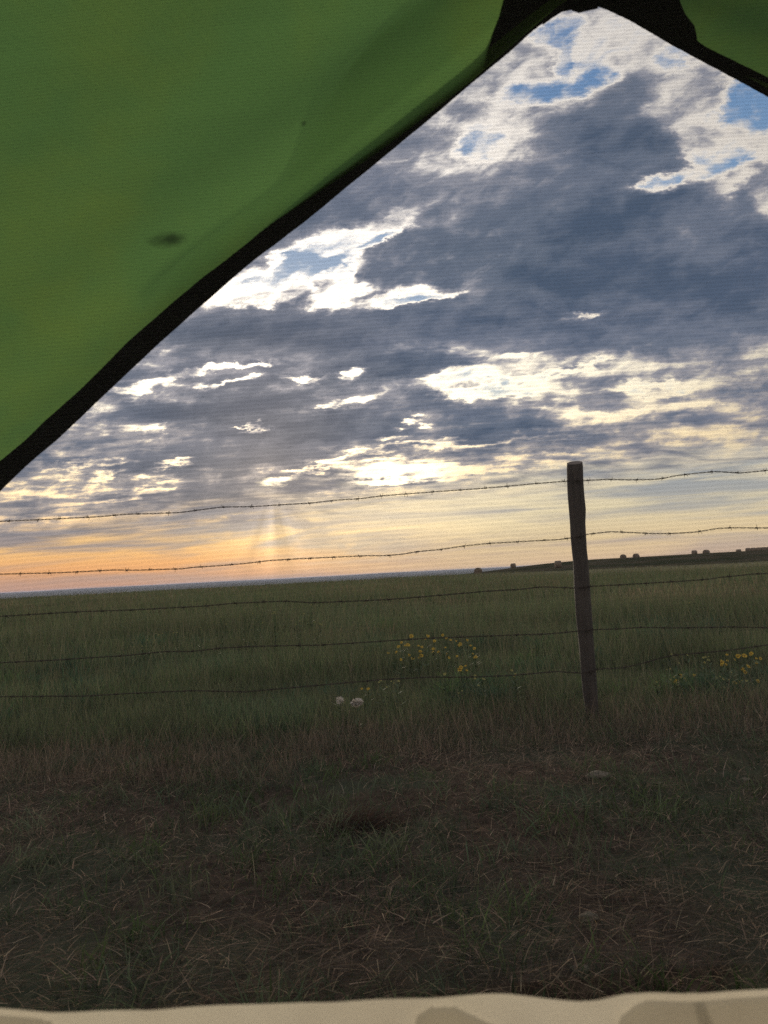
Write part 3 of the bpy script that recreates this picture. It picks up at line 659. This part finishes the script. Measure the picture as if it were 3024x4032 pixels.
tp = q.new('ShaderNodeBsdfTransparent'); mxs = q.new('ShaderNodeMixShader'); mxs.inputs[0].default_value = .30; q.l.new(tp.outputs[0], mxs.inputs[1]); q.l.new(inner, mxs.inputs[2]); q.l.new(mxs.outputs[0], oN.inputs[0])
mesh_py('shade_layer', V, Fc, fly_s, tent)
# black hem: outline points in the photo laid on the fabric, given thickness
def laid(outer, inner, O, N, lift, name, m, thick=.004):
    V, Fc = [], []
    A = [plane_hit(a, b_, O, N) + N * lift for a, b_ in outer]; Bp = [plane_hit(a, b_, O, N) + N * lift for a, b_ in inner]
    k = len(A)
    for off in (0, thick):
        V += [p + N * off for p in A] + [p + N * off for p in Bp]
    for i in range(k - 1):
        Fc.append((2 * k + i, 2 * k + i + 1, 3 * k + i + 1, 3 * k + i)); Fc.append((i, k + i, k + i + 1, i + 1))
        Fc.append((i, i + 1, 2 * k + i + 1, 2 * k + i)); Fc.append((k + i, 3 * k + i, 3 * k + i + 1, k + i + 1))
    Fc.append((0, 2 * k, 3 * k, k)); Fc.append((k - 1, 2 * k - 1, 4 * k - 1, 3 * k - 1))
    return mesh_py(name, V, Fc, m, tent, smooth=False)
def resample(pts, n_, seed, amp):
    r_ = random.Random(seed); p = np.array(pts, float); s = np.concatenate([[0], np.cumsum(np.hypot(*np.diff(p, axis=0).T))]); t = np.linspace(0, s[-1], n_)
    x = np.interp(t, s, p[:, 0]); y = np.interp(t, s, p[:, 1])
    kr = np.hanning(15); kr /= kr.sum(); y = np.convolve(np.pad(y, 7, 'reflect', reflect_type='odd'), kr, 'valid')
    w_ = np.array([mnoise.noise(Vector((k * .35, seed * 7.3, 0))) + .5 * mnoise.noise(Vector((k * 1.1, seed * 3.1, 5))) for k in range(n_)]) * amp
    return [(a, b_ + c_) for a, b_, c_ in zip(x, y, w_)]
# left hem
laid(resample(upL, 190, 1, 2), resample(dnL, 190, 2, 2), E1, NL, .002, 'edge_hem', black, .0015)
laid(resample(upR, 150, 3, 2), resample(dnR, 150, 4, 2), E2, NRt, .002, 'edge_hem', black, .0015)
# reinforcement patch at the apex, left and right lobes and the little tab between
laid([(1880, 250), (1895, 200), (1915, 160), (1935, 110), (1955, 60), (1968, 10), (1985, -60), (2000, -240)], [(1890, 262), (1960, 190), (2010, 150), (2080, 90), (2150, 40), (2220, 0), (2262, -60), (2262, -240)], E1, NL, .005, 'reinforcement_patch', black)
laid([(2262, -240), (2275, -120), (2310, -40), (2380, 0), (2500, 45), (2600, 95), (2690, 150), (2740, 190)], [(2640, -240), (2650, -150), (2668, -60), (2680, 0), (2700, 45), (2735, 90), (2744, 130), (2748, 180)], E2, NRt, .005, 'reinforcement_patch', black)
laid([(2100, -80), (2150, -70), (2200, -60), (2240, -60), (2275, -60), (2310, -60), (2350, -60)], [(2130, 78), (2165, 52), (2205, 26), (2240, 20), (2270, 32), (2300, 24), (2345, 14)], E2, (NL + NRt).normalized(), .006, 'reinforcement_patch', black)

# insect netting: real threads, ribbed across, hung just in front of the camera
NY0 = .455
netm = simple('netting_thread', (.10, .10, .11), .8, .3, .1, 50)
def net_pt(x, z):
    y_ = NY0 + .035 * math.sin(x * 3.1 + 1) * math.cos(z * 2.3) + (z - .5) * .06 + .012 * x
    return Vector((x, y_, z))
V, Fc = [], []
def thread(pts, w_, tdir):
    pts = [p for p in pts if (p - E1).dot(NL) > .012 and (p - E2).dot(NRt) > .012]
    if len(pts) < 2: return
    o = len(V); k = len(pts)
    for p in pts:
        V.extend([p + tdir * w_, p - tdir * (w_ * .5) + Vector((0, w_ * .87, 0)), p - tdir * (w_ * .5) - Vector((0, w_ * .87, 0))])
    for i in range(k - 1):
        for s in range(3): Fc.append((o + i * 3 + s, o + i * 3 + (s + 1) % 3, o + i * 3 + 3 + (s + 1) % 3, o + i * 3 + 3 + s))
zz_ = .515
PITCHH = .00265
rowi = 0
while zz_ < 1.20:
    thick = .000165 * (1 + .35 * mnoise.noise(Vector((zz_ * 60, 0, 0))))
    thread([net_pt(x_, zz_ + .016 * x_ * 2 + .004 * math.sin(x_ * 5 + zz_ * 3)) for x_ in np.linspace(-.58, .62, 60)], thick, Vector((0, 0, 1)))
    zz_ += PITCHH; rowi += 1
xx_ = -.58
while xx_ < .62:
    thread([net_pt(xx_ + .003 * math.sin(z_ * 6 + xx_ * 4), z_ + .032 * xx_) for z_ in np.linspace(.515, 1.2, 40)], .00005, Vector((1, 0, 0)))
    xx_ += .0019
nt = mesh_py('insect_netting', V, Fc, netm, tent, smooth=False)

# beige sill under the netting
bm_, q, b = mat('beige_sill_fabric'); oc = q.new('ShaderNodeTexCoord').outputs['Object']
bc = q.cmix(q.rng(q.noise(oc, 9, 4, .6), .35, .65), (.53, .485, .40), (.59, .545, .455))
wv = q.noise(q.v('MULTIPLY', oc, (1, 1, .35)), 26, 2, .5)
tr = q.new('ShaderNodeBsdfTranslucent'); q.put(tr.inputs[0], bc); df = q.new('ShaderNodeBsdfDiffuse'); q.put(df.inputs[0], bc)
mx = q.new('ShaderNodeMixShader'); mx.inputs[0].default_value = .75; q.l.new(df.outputs[0], mx.inputs[1]); q.l.new(tr.outputs[0], mx.inputs[2])
q.l.new(mx.outputs[0], bm_.node_tree.nodes['Material Output'].inputs[0]); q.n.remove(b)
TOP = [(-2800, 4040), (-1500, 4020), (-300, 3960), (0, 3965), (200, 3985), (580, 3990), (800, 3975), (1000, 3955), (1200, 3938), (1400, 3932), (1660, 3932), (1900, 3928), (2100, 3930), (2280, 3936), (2350, 3930), (2450, 3905), (2560, 3895), (2700, 3898), (2860, 3896), (3024, 3896), (3300, 3900), (4500, 3880), (5800, 3860)]
tx = np.array([a for a, _ in TOP]); ty = np.array([b_ for _, b_ in TOP])
def sill_pt(pxx, dn):
    p0 = CAM + ray(pxx, float(np.interp(pxx, tx, ty))) * .40
    f1 = .020 * math.sin(p0.x * 21 + 2.2 * math.sin(p0.x * 9)) + .012 * mnoise.noise(Vector((p0.x * 16, dn * 7, 2)))
    f2 = .010 * mnoise.noise(Vector((p0.x * 30 + dn * 25, dn * 22, 9)))
    return Vector((p0.x, p0.y + float((f1 + f2) * min(1, .15 + dn * 9) - .03 * sstep(0, .5, np.array(dn))), p0.z - dn))
V, Fc = [], []; NS, ND = 480, 30
for i in range(NS + 1):
    for j in range(ND + 1): V.append(sill_pt(-2800 + 8600 * i / NS, .52 * (j / ND) ** 1.6))
for i in range(NS):
    for j in range(ND):
        a = i * (ND + 1) + j; Fc.append((a, a + ND + 1, a + ND + 2, a + 1))
sill = mesh_py('door_sill', V, Fc, bm_, tent)
fold_m = bm_.copy(); fold_m.name = 'sheer_sill_fabric'; q = NT(fold_m.node_tree); oN = fold_m.node_tree.nodes['Material Output']; inner = oN.inputs[0].links[0].from_socket
tp = q.new('ShaderNodeBsdfTransparent'); mxs = q.new('ShaderNodeMixShader'); mxs.inputs[0].default_value = .62; q.l.new(tp.outputs[0], mxs.inputs[1]); q.l.new(inner, mxs.inputs[2]); q.l.new(mxs.outputs[0], oN.inputs[0])
# sheer cloth layers added against the outside of the sill to darken its fold patches
def proj(p):
    d_ = p - CAM; k_ = d_.dot(fwd); return 1512 + F * d_.dot(rt) / k_, 2016 - F * d_.dot(up) / k_
def inside(x_, y_, poly):
    c_ = False
    for k in range(len(poly)):
        (x1, y1), (x2, y2) = poly[k], poly[k - 1]
        if (y1 > y_) != (y2 > y_) and x_ < (x2 - x1) * (y_ - y1) / (y2 - y1) + x1: c_ = not c_
    return c_
for lay, pts_ in ((1, [(1560, 4200), (1640, 3995), (1690, 3962), (1790, 3962), (1850, 3992), (2000, 4060), (2150, 4200)]), (1, [(2380, 4200), (2440, 4000), (2500, 3950), (2570, 3922), (2700, 3914), (2900, 3914), (3500, 3916), (3500, 4200)]), (1, [(-400, 3975), (60, 3985), (200, 4020), (260, 4200), (-400, 4200)]), (2, [(2715, 3920), (2755, 3918), (2815, 4060), (2860, 4200), (2800, 4200), (2752, 4060)])):
    V, Fc, key = [], [], {}
    NA2, NB2, DD = 1200, 70, .055
    def vid(i, j):
        if (i, j) not in key: key[(i, j)] = len(V); V.append(sill_pt(-380 + 3760 * i / NA2, .003 + DD * j / NB2) + Vector((0, .0035 * lay, 0)))
        return key[(i, j)]
    for i in range(NA2):
        for j in range(NB2):
            c_ = proj(sill_pt(-380 + 3760 * (i + .5) / NA2, .003 + DD * (j + .5) / NB2))
            if inside(c_[0], c_[1], pts_): Fc.append((vid(i, j), vid(i + 1, j), vid(i + 1, j + 1), vid(i, j + 1)))
    fo = mesh_py('sill_fold_layer', V, Fc, fold_m, tent)

# ------------------------------------------------------------------ hay bales
haym, q, b = mat('hay'); oc = q.new('ShaderNodeTexCoord').outputs['Object']
q.put(b.inputs['Base Color'], q.cmix(q.rng(q.noise(q.v('MULTIPLY', oc, (1, 4, 4)), 5, 5, .65), .35, .65), (.11, .085, .06), (.22, .17, .12))); b.inputs['Roughness'].default_value = 1
bp = q.new('ShaderNodeBump'); bp.inputs['Distance'].default_value = .05; q.put(bp.inputs['Height'], q.noise(oc, 16, 4, .7)); q.l.new(bp.outputs[0], b.inputs['Normal'])
def bale_mesh(seed):
    V, Fc = [], []; NA = 36; prof = [(-.62, 0), (-.63, .25), (-.64, .45), (-.62, .62), (-.56, .72), (-.4, .755), (-.2, .75), (0, .76), (.2, .75), (.4, .755), (.56, .72), (.62, .62), (.64, .45), (.63, .25), (.62, 0)]
    for i, (a, r_) in enumerate(prof):
        for k in range(NA):
            g = 2 * math.pi * k / NA; rr_ = max(r_, .01) * (1 + .04 * mnoise.noise(Vector((math.cos(g) * 2, math.sin(g) * 2, a * 3 + seed))))
            zq = rr_ * math.sin(g); zq = max(zq, -.66 + .05 * math.cos(g * 2)); V.append((a * (1 + .03 * math.sin(g * 3 + seed)), rr_ * math.cos(g) * (1.03 if zq < 0 else 1), zq + .68))
    for i in range(len(prof) - 1):
        for k in range(NA): Fc.append((i * NA + k, (i + 1) * NA + k, (i + 1) * NA + (k + 1) % NA, i * NA + (k + 1) % NA))
    me = bpy.data.meshes.new('hay_bale'); me.from_pydata(V, [], Fc); me.update(); me.materials.append(haym); return me
bms = [bale_mesh(k * 3.1) for k in range(3)]
BALES = [
 (1882, 128, 1.3, .85, 'low dim hay bale in the dip of the field, farthest left of all the bales'),
 (2021, 236, .4, 1.1, 'lone round hay bale where the hill first meets the skyline'),
 (2198, 158, .1, 1.05, 'large hay bale on the skyline directly left of the fence post'),
 (2457, 246, 1.2, 1.15, 'left one of the pair of bales nearest the right side of the fence post'),
 (2508, 246, .9, 1.15, 'right one of the pair of bales nearest the right side of the fence post'),
 (2739, 246, .2, 1.15, 'flatter left bale of the farther pair midway between post and right edge'),
 (2786, 246, 1.0, 1.15, 'taller right bale of the farther pair midway between post and right edge'),
 (2914, 256, .3, 1.1, 'single low bale just left of the long row of bales'),
]
for k in range(5):
    BALES.append((2952 + k * 21, 250, 0.05, 1.15, ['first bale of the long row at the right edge of the hill', 'second bale from the left in the long row on the hill', 'middle bale of the long row on the hill', 'fourth bale from the left in the long row on the hill', 'last bale of the long row, cut by the right edge of the view'][k]))
for k, (px, r_, rz, sc_, lab) in enumerate(BALES):
    d_ = ray(px, 2235); a_ = math.atan2(d_.x, d_.y); x_, y_ = r_ * math.sin(a_), r_ * math.cos(a_)
    o = link('hay_bale', bms[k % 3]); o.location = (x_, y_, float(H(x_, y_)) - .05); o.rotation_euler = (0, 0, rz - a_); o.scale = (sc_,) * 3
    tag(o, lab, 'hay bale', 'hay bales on the far hill')

# ------------------------------------------------------------------ wildflowers
petal = simple('yellow_petal', (.42, .29, .035), .6, .2, .2, 80); disc = simple('flower_disc', (.25, .13, .03), .8, .2, .3, 200)
stemm = simple('flower_stem', (.055, .085, .035), .7, .3, .3, 60)
palep = simple('pale_bloom', (.26, .26, .09), .7, .2, .2, 80)
def bloom_mesh(m, r_=.017, seed=0):
    V, Fc, mi = [], [], []; rn = random.Random(seed); NP = 11
    for k in range(NP):
        a = 2 * math.pi * k / NP + rn.uniform(-.1, .1); ln = r_ * rn.uniform(.85, 1.15); w_ = r_ * .26; up_ = rn.uniform(.0, .35)
        o = len(V); ca, sa = math.cos(a), math.sin(a)
        for (t, ww) in ((.15, .5), (.6, 1.0), (.92, .6), (1.0, .1)):
            for s in (-1, 1): V.append((ca * ln * t - sa * w_ * ww * s, sa * ln * t + ca * w_ * ww * s, ln * t * up_ + .001))
        for j in range(3): Fc.append((o + 2 * j, o + 2 * j + 1, o + 2 * j + 3, o + 2 * j + 2)); mi.append(0)
    o = len(V)
    for ring, (rr_, zz) in enumerate(((.34, .000), (.30, .25), (.16, .36))):
        for k in range(10): V.append((r_ * rr_ * math.cos(k * .628), r_ * rr_ * math.sin(k * .628), r_ * zz))
    for ring in range(2):
        for k in range(10): Fc.append((o + ring * 10 + k, o + ring * 10 + (k + 1) % 10, o + ring * 10 + 10 + (k + 1) % 10, o + ring * 10 + 10 + k)); mi.append(1)
    Fc.append(tuple(o + 20 + k for k in range(10))); mi.append(1)
    me = bpy.data.meshes.new('blossom'); me.from_pydata(V, [], Fc); me.update(); me.materials.append(m); me.materials.append(disc)
    me.polygons.foreach_set('material_index', mi); return me
blooms = [bloom_mesh(petal, .017, k) for k in range(3)]; paleb = [bloom_mesh(palep, .010, 9)]
def stem_geo(heads, leaves, rn):
    V, Fc = [], []
    for h in heads:
        path = [Vector((h[0] * t ** 2 * .9, h[1] * t ** 2 * .9, h[2] * t)) for t in (0, .25, .5, .75, 1)]
        v, f = tube([Vector(p) for p in path], .0016, 4); o = len(V); V.extend(v); Fc.extend([tuple(i + o for i in q_) for q_ in f])
        for _ in range(leaves):
            t = rn.uniform(.1, .85); p = Vector((h[0] * t * t, h[1] * t * t, h[2] * t)); a = rn.uniform(0, 6.28); d_ = Vector((math.cos(a), math.sin(a), .5)); sd_ = Vector((-math.sin(a), math.cos(a), 0)); l_ = rn.uniform(.025, .05)
            o = len(V); V.extend([p, p + d_ * l_ * .5 + sd_ * .005, p + d_ * l_, p + d_ * l_ * .5 - sd_ * .005]); Fc.append((o, o + 1, o + 2, o + 3))
    return V, Fc
def plant(px, py, dist, nh, kind, label, group, spread=.10, name='wildflower_plant', cat='wildflower', spots=None):
    """px, py: where its first blossom shows; dist: distance from the fence side"""
    rn = random.Random(int(px * 7 + py)); p = at_y(px, py, dist); g = float(H(p.x, dist)); ht = max(.06, p.z - g)
    t = empty(name, (p.x, dist, g)); tag(t, label, cat, group)
    heads = [(0, 0, ht)]
    for _ in range(nh - 1): heads.append((rn.uniform(-spread, spread), rn.uniform(-spread * .6, spread * .6), ht * rn.uniform(.82, 1.02)))
    V, Fc = stem_geo(heads, 6, rn); mesh_py('stem', V, Fc, stemm, t)
    for h in heads:
        o = link('blossom', rn.choice(blooms if kind == 'y' else paleb), t, False); o.location = (h[0] * .9, h[1] * .9, h[2])
        o.rotation_euler = (rn.uniform(.5, 1.15), rn.uniform(-.3, .3), rn.uniform(-.7, .7)); s_ = rn.uniform(.4, .85); o.scale = (s_,) * 3
GA, GB, GC = 'yellow wildflowers left of the post', 'yellow wildflowers at the right edge', 'faint distant wildflowers'
mid_fl = [(1620, 2505), (1684, 2505), (1775, 2521), (1796, 2524), (1812, 2541), (1853, 2542), (1707, 2556), (1754, 2550), (1594, 2542), (1648, 2543), (1726, 2567), (1529, 2572)]
for k, (a, b_) in enumerate(mid_fl): plant(a, b_, 5.0 + (k % 4) * .2, 1 + (k % 3 == 0), 'y', 'yellow wildflower in the loose drift just left of the post near the fourth wire', GA, .03)
for a, b_ in [(1811, 2637), (1833, 2622), (1815, 2628), (1837, 2640)]: plant(a, b_, 4.5, 1, 'y', 'yellow wildflower in the small knot below the drift, left of the post', GA, .02)
for a, b_ in [(1425, 2712), (1450, 2713)]: plant(a, b_, 4.2, 1, 'y', 'yellow blossom touching the lowest wire near the middle of the view', GA, .02)
for a, b_ in [(2914, 2582), (2840, 2618), (2858, 2616), (2862, 2578), (2978, 2593), (2732, 2659), (2923, 2634), (2864, 2602), (2905, 2584)]: plant(a, b_, 4.15 + (a % 3) * .1, 1 + (a % 2), 'y', 'orange yellow wildflower in the drift below the lowest wire at right', GB, .03)
for a, b_ in [(2715, 2373), (2776, 2376), (2944, 2414), (3004, 2412), (2996, 2389), (2965, 2408)]: plant(a, b_, 8.2, 3, 'p', 'pale yellow flowering plant in the field above the fourth wire at right', GC, .12)
for a, b_ in [(580, 2520), (640, 2495), (560, 2545), (1000, 2440), (960, 2400), (1180, 2445), (1240, 2450), (700, 2475), (1225, 2380), (1010, 2390), (790, 2470), (530, 2575), (870, 2430), (1080, 2410)]: plant(a, b_, 7.0 + (a % 5) * .5, 3, 'p', 'pale yellow flowering plant in the field left of the view middle', GC, .10)
for a, b_ in [(1500, 2680), (1540, 2683), (1570, 2682), (1750, 2655), (1870, 2660), (1900, 2672), (1882, 2699), (1820, 2720), (2015, 2640), (2030, 2655), (2625, 2637), (2585, 2685), (2655, 2665), (2680, 2668), (2770, 2590), (2790, 2586), (2835, 2665), (2870, 2676), (2890, 2692), (2920, 2680), (2785, 2685), (2850, 2706), (2790, 2720), (2880, 2648), (2700, 2680)]:
    plant(a, b_, 4.0 + (a % 7) * .03, 2, 'p', 'small whitish green bloom among the grass close behind the fence', 'whitish blooms close behind the fence', .03)
rf = random.Random(5)
for k in range(22):
    plant(rf.uniform(1560, 1880), rf.uniform(2500, 2600), rf.uniform(4.9, 5.8), 1, 'y', 'yellow wildflower in the loose drift just left of the post near the fourth wire', GA, .02)
for k in range(20):
    plant(rf.uniform(2640, 3010), rf.uniform(2570, 2690), rf.uniform(4.05, 4.3), 1, 'y' if k % 3 else 'p', 'orange yellow wildflower in the drift below the lowest wire at right' if k % 3 else 'small whitish green bloom among the grass close behind the fence', GB if k % 3 else 'whitish blooms close behind the fence', .02)
# two white seed puffs near the fence
puffm = simple('white_seed_fluff', (.62, .58, .52), .9, .1, .15, 120)
def puff(px, py, dist, rx, rz_, label, n_=420):
    p = at_y(px, py, dist); g = float(H(p.x, dist)); t = empty('seed_head_plant', (p.x, dist, g)); tag(t, label, 'seed head', 'white seed heads by the fence')
    ht = p.z - g; rn = random.Random(px); V, Fc = stem_geo([(0, 0, ht)], 5, rn); mesh_py('stem', V, Fc, stemm, t)
    V, Fc = [], []
    for _ in range(n_):
        d_ = Vector((rn.gauss(0, 1), rn.gauss(0, 1), rn.gauss(0, 1) * .8)).normalized(); s0 = d_ * .15; s1 = d_ * rn.uniform(.7, 1.0); sd_ = d_.cross(Vector((rn.random(), rn.random(), rn.random()))).normalized() * .06
        o = len(V)
        for v_ in (s0, s1 - sd_, s1 * 1.05, s1 + sd_): V.append((v_.x * rx, v_.y * rx, ht + v_.z * rz_))
        Fc.append((o, o + 1, o + 2, o + 3))
    mesh_py('fluff', V, Fc, puffm, t, False)
puff(1405, 2766, 3.60, .034, .022, 'bright white fluffy seed head, the right one of two by the fence foot')
puff(1338, 2758, 3.65, .024, .022, 'dimmer cream seed head, the left one of two by the fence foot', 160)

# ------------------------------------------------------------------ stones and the reddish tuft
stm = simple('pale_stone', (.13, .11, .08), .9, .2, .35, 25, .6)
def stone(px, py, r_, label, flat=.5, group='pale stones in the trampled grass'):
    d_ = ray(px, py); t = CAMZ / -d_.z; x_, y_ = d_.x * t, d_.y * t
    bm = bmesh.new(); bmesh.ops.create_icosphere(bm, subdivisions=3, radius=r_)
    for v_ in bm.verts:
        v_.co *= 1 + .35 * mnoise.noise(v_.co / r_ * 1.3 + Vector((px, 0, 0))) + .12 * mnoise.noise(v_.co / r_ * 4); v_.co.z *= flat; v_.co.x *= 1.3
    me = bpy.data.meshes.new('stone'); bm.to_mesh(me); bm.free(); me.materials.append(stm); o = link('stone', me)
    o.location = (x_, y_, float(H(x_, y_)) + r_ * flat * .45); tag(o, label, 'stone', group)
stone(2355, 3068, .036, 'largest pale yellowish stone, lying below the foot of the post')
stone(2318, 3620, .016, 'small yellowish stone low in the foreground right of the middle', .7)
stone(2935, 3074, .014, 'small whitish stone near the right edge below the fence')
stone(2590, 3085, .012, 'tiny pale stone between the largest stone and the right edge')
stone(2288, 3822, .014, 'small stone just above the beige sill, right of the middle')
d_ = ray(1400, 3270); t = CAMZ / -d_.z; tx0, ty0 = d_.x * t, d_.y * t; k_ = 1500
an = rng.uniform(0, 6.28, k_); rd = np.abs(rng.normal(0, .07, k_)); xs2 = tx0 + rd * np.cos(an) * 1.5 + .02; ys2 = ty0 + rd * np.sin(an); hh = rng.uniform(.015, .06, k_) * np.exp(-(rd / .14) ** 2)
V, Q, C = blades(base_at(xs2, ys2), hh, rng.uniform(.0012, .0028, k_), an + rng.normal(0, .6, k_), hh * rng.uniform(.3, 1.6, k_), tint(k_, [(.075, .045, .034), (.055, .038, .030), (.10, .062, .044)], .3), 3, 1.1)
tag(mesh_np('dead_tuft', V, Q, m_dead, C), 'low dark reddish brown tuft of dead grass in the middle of the trampled ground', 'dead plant')
HAZE = 0.00007

# ------------------------------------------------------------------ air
hz = bpy.data.materials.new('hazy_air'); hz.use_nodes = True; hz.node_tree.nodes.clear(); q = NT(hz.node_tree)
pv = q.new('ShaderNodeVolumePrincipled'); pv.inputs['Color'].default_value = (.62, .70, .95, 1); pv.inputs['Density'].default_value = HAZE; pv.inputs['Anisotropy'].default_value = .2
ho = q.new('ShaderNodeOutputMaterial'); q.l.new(pv.outputs[0], ho.inputs['Volume'])
zl = float(GZ.min()) - 1.2; zt = max(float(GZ.max()), 3.0) + 1.0; w_ = 15200
V = [(x_ * w_, y_ * w_, z_) for z_ in (zl, zt) for x_, y_ in ((-1, -1), (1, -1), (1, 1), (-1, 1))]
hb = mesh_py('haze', V, [(3, 2, 1, 0), (4, 5, 6, 7), (0, 1, 5, 4), (1, 2, 6, 5), (2, 3, 7, 6), (3, 0, 4, 7)], hz, None, False)
tag(hb, kind='stuff', label='thin bluish air that fades the far horizon', cat='haze')
